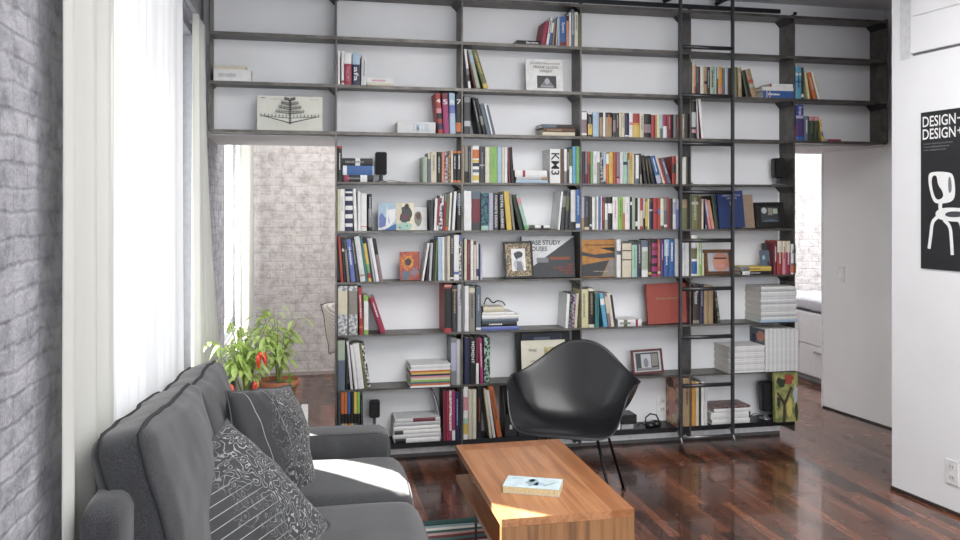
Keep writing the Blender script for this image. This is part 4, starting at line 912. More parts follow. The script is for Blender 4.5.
def chair_pic(ox, oz, s):
    T = lambda L: [(ox+x*s, oz+z*s) for x, z in L]
    back = smooth([(.04, .36), (.0, .48), (-.01, .585), (.03, .61), (.19, .60), (.235, .57), (.25, .42), (.22, .36), (.1, .345)], 3, True)
    m = MB(); m.poly([(x, -.0046, z) for x, z in T(back)]); m.build('picture', PWM, po)
    m = MB(); bc = smooth([(.055, .40), (.025, .50), (.03, .575), (.075, .58), (.085, .50), (.13, .45), (.14, .40), (.09, .375)], 3, True); m.poly([(x, -.0051, z) for x, z in T(bc)]); m.build('picture', plain('2b2c2f', .35, var=.05), po)
    m = MB(); bc = smooth([(.185, .42), (.18, .55), (.205, .57), (.22, .45)], 3, True); m.poly([(x, -.0051, z) for x, z in T(bc)]); m.build('picture', plain('7d7f83', .35, var=.05), po)
    band(T(smooth([(.12, .40), (.10, .30), (.16, .26), (.34, .25)])), .035*s/1, PWM)
    m = MB(); st = smooth([(.05, .27), (.12, .32), (.36, .31), (.44, .27), (.40, .20), (.10, .21)], 3, True); m.poly([(x, -.0053, z) for x, z in T(st)]); m.build('picture', PWM, po)
    m = MB(); st = smooth([(.14, .26), (.2, .29), (.35, .28), (.36, .25), (.2, .235)], 3, True); m.poly([(x, -.0058, z) for x, z in T(st)]); m.build('picture', plain('4b4c50', .35, var=.05), po)
    for L in ([(.08, .24), (.03, .2), (.02, .1), (.0, -.02)], [(.14, .22), (.20, .17), (.21, .08), (.22, -.06)], [(.36, .23), (.42, .17), (.42, .05), (.43, -.05)], [(.28, .22), (.31, .16), (.31, .06), (.31, .0)]):
        band(T(smooth(L)), [.03*s]*len(smooth(L)), PWM)
chair_pic(.05, .115, .62); chair_pic(.235, .30, .5)
chair_pic(.40, .08, .55)
m = MB(); m.box((.0, -.014, 0), (1.3, 0, .5), bev=.002)
cb = m.build('wall_cupboard', WALL2, None, (rwx(3.669), 3.669, 2.306), (0, 0, rz)); tag(cb, 'white flush wall cupboard high on the right wall above the poster', 'cupboard')
MB().box((.005, -.0006, -.012), (1.3, .0, -.0005)).build('painted_shadow', plain('7a7b7d'), cb)  # grey strip painting the slim shadow along the cupboard's lower edge
MB().box((.02, -.022, .19), (.6, -.0145, .49), bev=.002).build('door_panel', WALL2, cb)
struct(MB().box((-.075, -.003, -.02), (-.01, 0, .52)).build('trim_3', plain('d6d7d9', .8), None, (rwx(3.669), 3.669, 2.306), (0, 0, rz)))

# ------------------------------------------------------------------ sofa
FAB, nd, lk, b = nt('charcoal_wool')
v = coords(nd, lk); n1 = N(nd, 'ShaderNodeTexNoise', Scale=420.0, Detail=2.0); lk.new(v, n1.inputs['Vector'])
n2 = N(nd, 'ShaderNodeTexNoise', Scale=9.0, Detail=4.0); lk.new(v, n2.inputs['Vector'])
r = ramp(nd, [(.35, hexc('26272a')), (.65, hexc('454649'))]); lk.new(n1.outputs['Fac'], r.inputs[0])
r2 = ramp(nd, [(.3, (.82, .82, .82)), (.7, (1, 1, 1))]); lk.new(n2.outputs['Fac'], r2.inputs[0])
mm = N(nd, 'ShaderNodeMixRGB', blend_type='MULTIPLY'); mm.inputs[0].default_value = 1; lk.new(r.outputs[0], mm.inputs[1]); lk.new(r2.outputs[0], mm.inputs[2]); lk.new(mm.outputs[0], b.inputs['Base Color'])
b.inputs['Roughness'].default_value = .9; b.inputs['Sheen Weight'].default_value = .3; b.inputs['Sheen Roughness'].default_value = .5
bp = N(nd, 'ShaderNodeBump', Strength=.35, Distance=.002); lk.new(n1.outputs['Fac'], bp.inputs['Height']); lk.new(bp.outputs[0], b.inputs['Normal'])
def soft_map(sx, sy, sz, rad, bulge):
    hx, hy, hz = sx/2, sy/2, sz/2
    def f(p, nzamp=0, sd=0):
        q = Vector((p[0]*hx, p[1]*hy, p[2]*hz))
        c = Vector((max(-hx+rad, min(hx-rad, q.x)), max(-hy+rad, min(hy-rad, q.y)), max(-hz+rad, min(hz-rad, q.z))))
        d = q-c
        if d.length > 1e-9:
            # push to rounded shell
            mx_ = max(abs(d.x), abs(d.y), abs(d.z)); d = d.normalized()*mx_
        q = c+d
        x, y, z = p
        q.x += bulge[0]*(1-y*y)*(1-z*z)*x; q.y += bulge[1]*(1-x*x)*(1-z*z)*y; q.z += bulge[2]*(1-x*x)*(1-y*y)*z
        if nzamp:
            n = noise.noise_vector(q*5+Vector((sd*3.1, sd, 0))); q += n*nzamp
            n = noise.noise_vector(q*14+Vector((sd, sd*2, 5))); q += n*nzamp*.3
        return q
    return f
def soft_box(name, sx, sy, sz, rad, bulge, mat, parent=None, n=26, nz=.006, sd=1, deform=None, pipes=(), piper=.0055, pipemat=None):
    f = soft_map(sx, sy, sz, rad, bulge)
    g = (lambda p: deform(f(p, nz, sd))) if deform else (lambda p: f(p, nz, sd))
    bm = bmesh.new(); cache = {}
    def V(i, j, k):
        key = (i, j, k)
        if key not in cache:
            cache[key] = bm.verts.new(g((2*i/n-1, 2*j/n-1, 2*k/n-1)))
        return cache[key]
    for a in range(n):
        for c in range(n):
            for s in (0, n):
                bm.faces.new((V(s, a, c), V(s, a+1, c), V(s, a+1, c+1), V(s, a, c+1)))
                bm.faces.new((V(a, s, c), V(a+1, s, c), V(a+1, s, c+1), V(a, s, c+1)))
                bm.faces.new((V(a, c, s), V(a+1, c, s), V(a+1, c+1, s), V(a, c+1, s)))
    bmesh.ops.recalc_face_normals(bm, faces=bm.faces)
    me = bpy.data.meshes.new(name); bm.to_mesh(me); bm.free(); me.materials.append(mat)
    for p in me.polygons: p.use_smooth = True
    o = link(name, me, parent)
    for pl in pipes:      # pl: list of unit-cube points along an edge loop
        pts = []
        L = len(pl)
        for k in range(L):
            a, c = Vector(pl[k]), Vector(pl[(k+1) % L])
            for s in range(14): pts.append(a.lerp(c, s/14))
        W_ = []
        for p in pts:
            q = g(p); e = g(p*1.0); W_.append(q)
        MB().tube(W_, piper, closed=True, seg=6).build('piping', pipemat or mat, o)
    return o
sofa = empty('sofa', (-.07, 2.8, 0)); tag(sofa, 'dark grey wool two-seat sofa with loose cushions in front of the window', 'sofa')
def sp(o, loc, rot=(0, 0, 0)):
    o.location = Vector(loc)-Vector(sofa.location); o.rotation_euler = rot; return o
LX, RX = -.505, .335    # back, front
AY = 3.45               # inner face of far arm
sp(soft_box('base', RX-LX-.02, 1.66, .20, .02, (0, 0, 0), FAB, sofa, n=10, nz=0), ((LX+RX)/2-.01, 2.82, .21))
sp(soft_box('far_arm', RX-LX, .20, .46, .045, (.006, .006, .008), FAB, sofa, n=24, nz=.002, pipes=[[(-1, -.72, 1), (1, -.72, 1), (1, -.72, -1), (-1, -.72, -1)]], piper=.004), ((LX+RX)/2, AY+.10, .315))
sofa.children[-1].name = 'arm'
sp(soft_box('arm', RX-LX, .20, .46, .045, (.006, .006, .008), FAB, sofa, n=20, nz=.002), ((LX+RX)/2, 1.98, .315))
sp(soft_box('back', .10, 1.72, .70, .035, (.004, .0, .006), FAB, sofa, n=22, nz=.003), (LX+.05, 2.78, .49))
for (y0, y1, sd) in ((2.93, 3.455, 3), (2.085, 2.93, 7)):
    sy = y1-y0
    pipes = [[(-1, -1, s), (1, -1, s), (1, 1, s), (-1, 1, s)] for s in (-.6, .6)]
    sp(soft_box('seat_cushion', .80, sy-.004, .15, .055, (.01, .0, .022), FAB, sofa, nz=.004, sd=sd, pipes=pipes, piper=.003), (-.025, (y0+y1)/2, .385))
for (y0, y1, sd, hz, zc, rx) in ((2.79, 3.46, 11, .46, .66, -3), (2.03, 2.80, 17, .52, .685, -4)):
    sy = y1-y0; e = .95
    pipes = [[(s, -1, -1), (s, 1, -1), (s, 1, 1), (s, -1, 1)] for s in (-.62, .62)]
    o = soft_box('back_cushion', .15, sy-.004, hz, .035, (.04, .006, .014), FAB, sofa, n=34, nz=.012, sd=sd, pipes=pipes, piper=.0065, pipemat=plain('2c2d30', .9))
    sp(o, (-.375, (y0+y1)/2, zc), (R(rx), R(-13), 0))
for x, y in ((LX+.06, 2.02), (RX-.08, 2.02), (LX+.06, 3.58), (RX-.08, 3.58)):
    sp(MB().lathe([(0, 0), (.018, 0), (.026, .112), (0, .112)], seg=14).build('leg', plain('3b2a22', .4), sofa), (x, y, 0))
# throw pillows
def pillow_mat(name, kind):
    m, nd, lk, b = nt(name)
    tc = nd.new('ShaderNodeTexCoord'); sep = nd.new('ShaderNodeSeparateXYZ'); lk.new(tc.outputs['Object'], sep.inputs[0])
    # squiggly leaf outlines: contour lines of a noise field
    nz = N(nd, 'ShaderNodeTexNoise', Scale=24.0, Detail=1.0, Distortion=.4); lk.new(tc.outputs['Object'], nz.inputs['Vector'])
    k1 = N(nd, 'ShaderNodeMath', operation='MULTIPLY'); lk.new(nz.outputs['Fac'], k1.inputs[0]); k1.inputs[1].default_value = 8.0
    k2 = N(nd, 'ShaderNodeMath', operation='FRACT'); lk.new(k1.outputs[0], k2.inputs[0])
    r1 = ramp(nd, [(.0, (1, 1, 1)), (.10, (.9, .9, .9)), (.2, (0, 0, 0)), (.95, (0, 0, 0)), (1, (1, 1, 1))]); lk.new(k2.outputs[0], r1.inputs[0])
    # where the leaves are printed
    z1 = N(nd, 'ShaderNodeMath', operation='MULTIPLY_ADD'); lk.new(sep.outputs['Y' if kind == 'A' else 'Y'], z1.inputs[0]); z1.inputs[1].default_value = -9.0 if kind == 'A' else 7.0; z1.inputs[2].default_value = .55 if kind == 'A' else .35
    z1.inputs[1].default_value *= -1 if kind == 'A' else 1
    n2 = N(nd, 'ShaderNodeTexNoise', Scale=7.0, Detail=1.0); lk.new(tc.outputs['Object'], n2.inputs['Vector'])
    z2 = N(nd, 'ShaderNodeMath', operation='ADD'); lk.new(z1.outputs[0], z2.inputs[0])
    z3 = N(nd, 'ShaderNodeMath', operation='MULTIPLY_ADD'); lk.new(n2.outputs['Fac'], z3.inputs[0]); z3.inputs[1].default_value = 2.2; z3.inputs[2].default_value = -1.1
    lk.new(z3.outputs[0], z2.inputs[1]); z2.use_clamp = True
    msk = N(nd, 'ShaderNodeMath', operation='MULTIPLY'); lk.new(r1.outputs[0], msk.inputs[0]); lk.new(z2.outputs[0], msk.inputs[1])
    # fine stripes on the other half
    mp2 = N(nd, 'ShaderNodeMapping'); mp2.inputs['Rotation'].default_value = (R(18 if kind == 'B' else 80), 0, 0); lk.new(tc.outputs['Object'], mp2.inputs[0])
    s2 = nd.new('ShaderNodeSeparateXYZ'); lk.new(mp2.outputs[0], s2.inputs[0])
    mu = N(nd, 'ShaderNodeMath', operation='MULTIPLY'); lk.new(s2.outputs['Z'], mu.inputs[0]); mu.inputs[1].default_value = 34.0 if kind == 'B' else 9.0
    fr = N(nd, 'ShaderNodeMath', operation='FRACT'); lk.new(mu.outputs[0], fr.inputs[0])
    lt = N(nd, 'ShaderNodeMath', operation='LESS_THAN'); lk.new(fr.outputs[0], lt.inputs[0]); lt.inputs[1].default_value = .06 if kind == 'B' else .02
    iv = N(nd, 'ShaderNodeMath', operation='SUBTRACT'); iv.inputs[0].default_value = 1.0; lk.new(z2.outputs[0], iv.inputs[1])
    sm_ = N(nd, 'ShaderNodeMath', operation='MULTIPLY'); lk.new(lt.outputs[0], sm_.inputs[0]); lk.new(iv.outputs[0], sm_.inputs[1])
    tot = N(nd, 'ShaderNodeMath', operation='MAXIMUM'); lk.new(msk.outputs[0], tot.inputs[0]); lk.new(sm_.outputs[0], tot.inputs[1])
    mx = N(nd, 'ShaderNodeMixRGB'); lk.new(tot.outputs[0], mx.inputs[0]); mx.inputs[1].default_value = lin(hexc('26272a')); mx.inputs[2].default_value = lin(hexc('a4a6a6'))
    lk.new(mx.outputs[0], b.inputs['Base Color']); b.inputs['Roughness'].default_value = .7; b.inputs['Sheen Weight'].default_value = .2
    bp = N(nd, 'ShaderNodeBump', Strength=.3, Distance=.002); lk.new(tot.outputs[0], bp.inputs['Height']); lk.new(bp.outputs[0], b.inputs['Normal'])
    return m
def pillow(name, label, s, th, loc, rot, mat, sd, sink=0, fold=0):
    n = 30; bm = bmesh.new(); grid = {}
    def prof(u, v): return ((1-abs(u)**2.6)*(1-abs(v)**2.6))**.5
    for side in (-1, 1):
        for i in range(n+1):
            for j in range(n+1):
                u, v = 2*i/n-1, 2*j/n-1
                edge = i in (0, n) or j in (0, n)
                if edge and side == 1: grid[(1, i, j)] = grid[(-1, i, j)]; continue
                pin = 1-.07*(1-abs(u))*(abs(v) > 0)*abs(v)**4; pin2 = 1-.07*(1-abs(v))*abs(u)**4
                y = u*s/2*(1-.06*(1-u*u)*0)*(1-.05*(1-v*v)*abs(u)**3); z = v*s/2*(1-.05*(1-u*u)*abs(v)**3)
                x = side*th/2*prof(u, v)
                p = Vector((x, y, z)); w = noise.noise_vector(Vector((y*6, z*6, sd)))*.018+noise.noise_vector(Vector((y*16, z*16, sd+4)))*.006
                p += w*(1 if not edge else .5)
                p.x += -fold*max(0, -v-.1)**2*s
                grid[(side, i, j)] = bm.verts.new(p)
        for i in range(n):
            for j in range(n):
                q = [grid[(side, i, j)], grid[(side, i+1, j)], grid[(side, i+1, j+1)], grid[(side, i, j+1)]]
                bm.faces.new(q)
    bmesh.ops.recalc_face_normals(bm, faces=bm.faces)
    me = bpy.data.meshes.new(name); edge_pts = [grid[(-1, i, 0)].co.copy() for i in range(n)]+[grid[(-1, n, j)].co.copy() for j in range(n)]+[grid[(-1, i, n)].co.copy() for i in range(n, 0, -1)]+[grid[(-1, 0, j)].co.copy() for j in range(n, 0, -1)]
    bm.to_mesh(me); bm.free(); me.materials.append(mat)
    for p in me.polygons: p.use_smooth = True
    o = link(name, me, None, loc, rot); tag(o, label, 'pillow', 'throw pillows on the sofa')
    MB().tube(edge_pts, .0035, closed=True, seg=6).build('seam', plain('46484b', .8), o)
    return o
pillow('throw_pillow', 'far black throw pillow with white leaf outlines leaning on the sofa back', .41, .15, (-.14, 3.06, .645), (R(-8), R(-18), R(-30)), pillow_mat('leaf_print_a', 'A'), 2)
pillow('throw_pillow', 'near black throw pillow with thin stripes and white leaf outlines', .48, .16, (-.185, 2.44, .585), (R(24), R(-36), R(-38)), pillow_mat('leaf_print_b', 'B'), 9)

# ------------------------------------------------------------------ coffee table
WT = wood_mat('oiled_cherry', ('8a5a3a', 'a06c46', 'b37f57', '94623f'), (26, 1.1, 26), .3, 1.3, .04, .2)
WV = wood_mat('oiled_cherry_end', ('6b482d', '855c38', '966c45', '765437'), (26, 26, 1.3), .35, 1.2, .04, .15)
WD = wood_mat('oiled_cherry_border', ('7f5030', '955f38', 'a87149'), (24, 1.3, 24), .3, 1.4, .04, .2)
tb = empty('coffee_table', (.89, 3.2, 0)); tag(tb, 'reddish wooden waterfall coffee table with a lower shelf and thin steel legs', 'table')
def tc_(m, name, mat=None):
    o = m.build(name, mat, tb); o.location = -Vector(tb.location); return o
TX0, TX1, TY0, TY1, TZ = .652, 1.143, 2.745, 3.655, .42
m = MB()
bw = .085; t = .028
a = (TX0, TY0); 
m.box((TX0+bw, TY0+.0, TZ-t), (TX1-bw, TY1-bw, TZ), WT)
m.box((TX0, TY0, TZ-t), (TX0+bw, TY1-bw, TZ), WT)
m.prism([(TX1-bw, TY0, TZ-t), (TX1, TY0, TZ-t), (TX1, TY1, TZ-t), (TX1-bw, TY1-bw, TZ-t)], (0, 0, t), WD)
m.prism([(TX0, TY1-bw, TZ-t), (TX1-bw, TY1-bw, TZ-t), (TX1, TY1, TZ-t), (TX0, TY1, TZ-t)], (0, 0, t), WD)
tc_(m, 'tabletop')
tc_(MB().box((TX0, TY0, .0086), (TX1, TY0+t, TZ-t-.0003), bev=.001), 'end_panel', WV)
tc_(MB().box((TX0+.005, TY0+t+.001, .255), (TX1-.005, TY1+.02, .277), bev=.001), 'lower_shelf', WT)
for x in (TX0+.07, TX1-.07):
    tc_(MB().tube([(x, TY1-.12, .0086), (x, TY1-.12, .392)], .006, seg=10), 'leg', plain('8d8f92', .25, .9))
    tc_(MB().tube([(x, TY1-.12, .278), (x, TY1-.12, .286)], .013, seg=12), 'bolt', plain('b9bbbe', .25, .9))
bk = empty('paperback', (UX(530, 3.0), 3.03, TZ+.0006), (0, 0, 0)); 
# open coordinates of the paperback
z_ = TZ+.026
def onz(px, py, z):
    d = (HC-z)*F/(py-HY); r = (px-CX)/F*d; return Vector((CA*r+SA*d, -SA*r+CA*d, z))
pA, pB, pC = onz(502.3, 486, z_), onz(559, 490.2, z_), onz(511, 475.8, z_); pD = onz(563.7, 478.8, z_)
dirx = (pB-pA).normalized(); Wp = (pB-pA).length; Hp = ((pC-pA).length+(pD-pB).length)/2
ang = math.atan2(dirx.y, dirx.x); bk.location = (pA.x, pA.y, TZ+.0006); bk.rotation_euler = (0, 0, ang)
tag(bk, 'thick paperback with pale blue cover lying on the coffee table', 'book')
print('PB', Wp, Hp)
Hp = min(Hp, .125)
MB().box((.002, .001, .0012), (Wp-.001, Hp-.0005, .0245)).build('page_block', plain('d8c79c', .9, scale=250, var=.12), bk)
MB().box((0, 0, .0247), (Wp, Hp, .0258), bev=.0003).build('front_cover', plain('bccdd2', .6), bk); MB().box((0, 0, 0), (Wp, Hp, .001)).build('back_cover', plain('bccdd2', .6), bk)
MB().box((0, Hp, 0), (Wp, Hp+.0012, .0258)).build('spine', plain('bccdd2', .6), bk)
m = MB()
for pts, am in ((blob(.5, .5, .12, .3, 14, .25, 3), plain('8fa3ad')), (blob(.47, .68, .06, .14, 14, .2, 4), P('gy')), (blob(.62, .4, .09, .12, 14, .3, 5), P('lb')), ([(.72, .25), (.9, .6), (.88, .62), (.7, .28)], P('tp')), (rect(.1, .82, .3, .86), P('lb')), (rect(.1, .74, .26, .77), P('lb'))):
    m.prism([(u*Wp, v*Hp, .0259) for u, v in pts], (0, 0, .0003), am)
m.build('picture', None, bk)

# ------------------------------------------------------------------ shell armchair
SHELL = plain('17181b', .36, var=.06, scale=60, coat=.25)
ch = empty('armchair', (1.32, 3.99, 0), (0, 0, R(180-29))); tag(ch, 'black moulded shell armchair on thin black steel legs between table and bookcase', 'chair')
rim = [(0, .285, .400), (.12, .284, .400), (.205, .272, .408), (.252, .244, .44), (.280, .205, .515), (.298, .155, .59), (.312, .09, .618), (.325, .0, .620), (.336, -.075, .618), (.312, -.135, .622), (.262, -.185, .648), (.205, -.228, .692), (.145, -.262, .742), (.075, -.285, .776), (0, -.292, .786)]
def catmull(P_, n):
    out = []; P_ = [Vector(p) for p in P_]; E = [2*P_[0]-P_[1]]; 
    E = [Vector((-P_[1].x, P_[1].y, P_[1].z))]+P_+[Vector((-P_[-2].x, P_[-2].y, P_[-2].z))]
    m_ = len(P_)-1
    for k in range(n+1):
        s = k/n*m_; i = min(int(s), m_-1); t = s-i; a, b_, c, d = E[i], E[i+1], E[i+2], E[i+3]
        out.append(.5*((2*b_)+(c-a)*t+(2*a-5*b_+4*c-d)*t*t+(3*b_-3*c+d-a)*t**3))
    return out
half = catmull(rim, 32)
full = half+[Vector((-p.x, p.y, p.z)) for p in half[-2:0:-1]]
bm = bmesh.new(); rings = []
NR = 18
for q in range(NR+1):
    t = q/NR; ring = []
    for p in full:
        th = math.atan2(p.x, p.y+.02)
        base = Vector((.05*math.sin(th), .05*math.cos(th)-.02, .385))
        flat = math.hypot(p.x, p.y+.02)
        up = p.z-.385
        # control points: run out along the pan, then rise to the rim
        e = Vector((p.x, p.y+.02, 0)).normalized()
        inner = max(0.13, flat-.045-.10*max(0, min(1, up/.4))*.55)
        c1 = Vector((e.x*inner*.85, e.y*inner*.85-.02, .378+(.03 if up < .05 else 0)))
        c2 = Vector((e.x*(flat-.045), e.y*(flat-.045)-.02, .385+up*.42)) if up > .05 else Vector((e.x*flat*.95, e.y*flat*.95-.02, .425))
        if p.y < -.1: c2.y += .03
        a = (1-t)**3*base+3*(1-t)**2*t*c1+3*(1-t)*t*t*c2+t**3*p
        ring.append(bm.verts.new(a))
    rings.append(ring)
# rolled lip
ring = []
for p in full:
    e = Vector((p.x, p.y+.02, 0)).normalized(); ring.append(bm.verts.new(p+e*.008+Vector((0, 0, -.004))))
rings.append(ring)
n = len(full)
for A, B in zip(rings, rings[1:]):
    for k in range(n): bm.faces.new((A[k], A[(k+1) % n], B[(k+1) % n], B[k]))
bm.faces.new(rings[0])
bmesh.ops.recalc_face_normals(bm, faces=bm.faces)
me = bpy.data.meshes.new('shell'); bm.to_mesh(me); bm.free(); me.materials.append(SHELL)
for p in me.polygons: p.use_smooth = True
o = link('seat_shell', me, ch); s = o.modifiers.new('s', 'SOLIDIFY'); s.thickness = .005; s.offset = 0
s = o.modifiers.new('ss', 'SUBSURF'); s.levels = 1; s.render_levels = 1
LM = plain('1b1c1e', .35, .5)
for sx in (-1, 1):
    for sy, fx, fy in ((1, .255, .235), (-1, .235, -.24)):
        MB().tube([(sx*.11, sy*.10-.01, .372), (sx*.15, sy*.13-.01, .360), (sx*fx, fy, .002)], .0075, seg=10).build('leg', LM, ch)
        MB().lathe([(0, 0), (.014, 0), (.014, .004), (.008, .012), (0, .012)], (sx*fx, fy, 0), seg=14).build('foot_glide', LM, ch)
        MB().lathe([(0, 0), (.02, 0), (.02, .014), (0, .014)], (sx*.11, sy*.10-.01, .366), seg=14).build('shock_mount', LM, ch)
    MB().tube([(sx*.15, .12, .36), (sx*.15, -.14, .36)], .006, seg=8).build('brace', LM, ch)

# ------------------------------------------------------------------ rug
m, nd, lk, b = nt('striped_rug')
tc = nd.new('ShaderNodeTexCoord'); sep = nd.new('ShaderNodeSeparateXYZ'); lk.new(tc.outputs['Object'], sep.inputs[0])
nz = N(nd, 'ShaderNodeTexNoise', Scale=2.5, Detail=1.0); lk.new(tc.outputs['Object'], nz.inputs['Vector'])
ad = N(nd, 'ShaderNodeMath', operation='MULTIPLY_ADD'); lk.new(nz.outputs['Fac'], ad.inputs[0]); ad.inputs[1].default_value = .05; lk.new(sep.outputs['Y'], ad.inputs[2])
mu = N(nd, 'ShaderNodeMath', operation='MULTIPLY'); lk.new(ad.outputs[0], mu.inputs[0]); mu.inputs[1].default_value = 3.0
fr = N(nd, 'ShaderNodeMath', operation='FRACT'); lk.new(mu.outputs[0], fr.inputs[0])
st = ['7a3a3c', 'c9a9a0', '2f5c5c', 'e0dcd2', '8fa5a8', '2b3a3c', 'd6cdb0', '6f8f94', 'b4a0a4', 'e6e2da', '6a2f3a', '4d7c7c']
rr = ramp(nd, [(k/len(st), hexc(c)) for k, c in enumerate(st)], 'CONSTANT'); lk.new(fr.outputs[0], rr.inputs[0]); lk.new(rr.outputs[0], b.inputs['Base Color']); b.inputs['Roughness'].default_value = .95
rug = MB().box((.29, 2.2, .0005), (1.25, 3.80, .008), bev=.002).build('striped_rug', m); tag(rug, 'striped teal, white and red woven rug under the coffee table', 'rug')
MB().box((.29, 3.8005, .0005), (1.25, 3.845, .0085)).build('rug_border', plain('2f5450', .95, scale=90), rug)

# ------------------------------------------------------------------ plants on a low white table
st_ = empty('side_table', (-.2, 4.12, 0)); tag(st_, 'low white side table behind the sofa arm carrying the potted plants', 'table')
MB().box((-.25, -.26, .455), (.19, .22, .48), bev=.003).build('tabletop', plain('e4e4e2', .5), st_)
for sx in (-.22, .16):
    for sy in (-.22, .19): MB().box((sx-.015, sy-.015, 0), (sx+.015, sy+.015, .4548)).build('leg', plain('e4e4e2', .5), st_)
TERRA = plain('a8674a', .8, var=.1, scale=20); SOIL = mottled('3a2c24', '5c4a3c', scale=120)
LEAF = mottled('a5bf66', 'cfdd98', scale=18, lo=.35, hi=.65); LEAFD = mottled('4f7a34', '7fa04a', scale=18, lo=.35, hi=.65)  # LEAF is paler to stand in for sunlight that misses the plants
for mt_ in (LEAF, LEAFD):
    nd = mt_.node_tree.nodes; b = nd['Principled BSDF']; b.inputs['Subsurface Weight'].default_value = .0; b.inputs['Roughness'].default_value = .45
    out = nd['Material Output']; tr = nd.new('ShaderNodeBsdfTranslucent'); tr.inputs['Color'].default_value = lin(hexc('b5d860')); mx = nd.new('ShaderNodeMixShader'); mx.inputs[0].default_value = .4
    mt_.node_tree.links.new(b.outputs[0], mx.inputs[1]); mt_.node_tree.links.new(tr.outputs[0], mx.inputs[2]); mt_.node_tree.links.new(mx.outputs[0], out.inputs['Surface'])
def pot(root, r, h, mat, name='pot'):
    MB().lathe([(0, 0), (r*.72, 0), (r*.95, h*.8), (r*1.06, h*.8), (r*1.08, h), (r*.96, h), (r*.92, h*.86), (0, h*.86)], seg=28).build(name, mat, root)
    MB().lathe([(r*.9, h*.861), (r*.5, h*.89), (0, h*.90)], seg=20).build('soil', SOIL, root)
def leaf(m, base, d, up, L, W, droop=.4):
    d = d.normalized(); side = d.cross(up).normalized() if d.cross(up).length > .01 else Vector((1, 0, 0)); nn = side.cross(d)
    pr = [(0, 0), (.18, .62), (.42, 1), (.7, .72), (1, 0)]
    c = []; l = []; r_ = []
    for t, w in pr:
        p = base+d*L*t+Vector((0, 0, -droop*L*t*t)); c.append(p); l.append(p+side*W*w/2+nn*W*.12*w); r_.append(p-side*W*w/2+nn*W*.12*w)
    C = [m.bm.verts.new(p) for p in c]; A = [m.bm.verts.new(p) for p in l[1:-1]]; B = [m.bm.verts.new(p) for p in r_[1:-1]]
    for S in (A, B):
        m.bm.faces.new((C[0], C[1], S[0])); m.bm.faces.new((C[1], C[2], S[1], S[0])); m.bm.faces.new((C[2], C[3], S[2], S[1])); m.bm.faces.new((C[3], C[4], S[2]))
def pepper_plant(name, loc, rp, hp_, potm, label, height, spread, nb, nl, lf, seed, peppers, L=.055):
    r = random.Random(seed); root = empty(name, loc); tag(root, label, 'plant', None)
    pot(root, rp, hp_, potm)
    ms = MB(); mleaf = MB(); tips = []
    for k in range(nb):
        a = r.uniform(0, 6.28); h = height*r.uniform(.55, 1); sp_ = spread*r.uniform(.3, 1)
        p0 = Vector((r.uniform(-.01, .01), r.uniform(-.01, .01), hp_*.88)); p3 = Vector((sp_*math.cos(a), sp_*math.sin(a), hp_+h)); p1 = p0+Vector((sp_*.15*math.cos(a), sp_*.15*math.sin(a), h*.45)); 
        pts = [p0*(1-t)**2+p1*2*t*(1-t)+p3*t*t for t in [i/8 for i in range(9)]]
        ms.tube(pts, [.004-.0003*i for i in range(9)], seg=6)
        for j in range(nl):
            t = r.uniform(.35, 1.0); p = p0*(1-t)**2+p1*2*t*(1-t)+p3*t*t; b2 = r.uniform(0, 6.28)
            off = Vector((math.cos(b2), math.sin(b2), r.uniform(-.1, .5)))*r.uniform(.01, .05)
            leaf(mleaf, p+off, Vector((math.cos(b2), math.sin(b2), r.uniform(-.5, .35))), Vector((0, 0, 1)), L*r.uniform(.7, 1.25), L*.42*r.uniform(.8, 1.2), r.uniform(.2, .8))
            if j % 3 == 0: ms.tube([p, p+off], .0015, seg=4)
    ms.build('stem', plain('7d8a4a', .6), root); mleaf.build('foliage', lf, root)
    for (x, y, z, l_, tz) in peppers:
        m = MB(); pts = [(0, 0, 0), (0, .0, -.25*l_), (.0, .003, -.6*l_), (.003, .005, -l_)]
        m.tube(pts, [.006, .0115, .009, .001], seg=10); o = m.build('pepper', plain('cf3a1c', .25, var=.1, coat=.4), root, (x, y, z), (R(tz), R(tz*.7), 0)); o['label'] = 'red pepper fruit'
        m = MB(); m.tube([(0, 0, 0), (.0, .0, .02)], .002, seg=5); m.build('pepper_stalk', plain('6a8a3a', .5), o)
    return root
pa = Vector((UX(266, 4.1), 4.12, .4805))
pepper_plant('chilli_plant', (UX(245, 4.10), 4.10, .4805), .075, .12, TERRA, 'leafy green chilli plant with red peppers in a clay pot by the curtain', 
    .40, .19, 15, 19, LEAF, 4,
    [(.08, -.14, .345, .075, 12), (.095, -.13, .34, .07, -14), (.06, -.16, .21, .06, 5), (-.05, -.16, .20, .075, -20), (-.065, -.15, .19, .075, 15), (-.04, -.17, .175, .065, 0), (.07, -.15, .335, .075, -4), (-.055, -.17, .16, .06, 8)])
pepper_plant('leafy_plant', (UX(279, 4.26), 4.26, .4805), .095, .15, TERRA, 'taller pale green plant in the wide clay pot beside the chilli plant', 
    .37, .11, 11, 14, LEAF, 14, [])
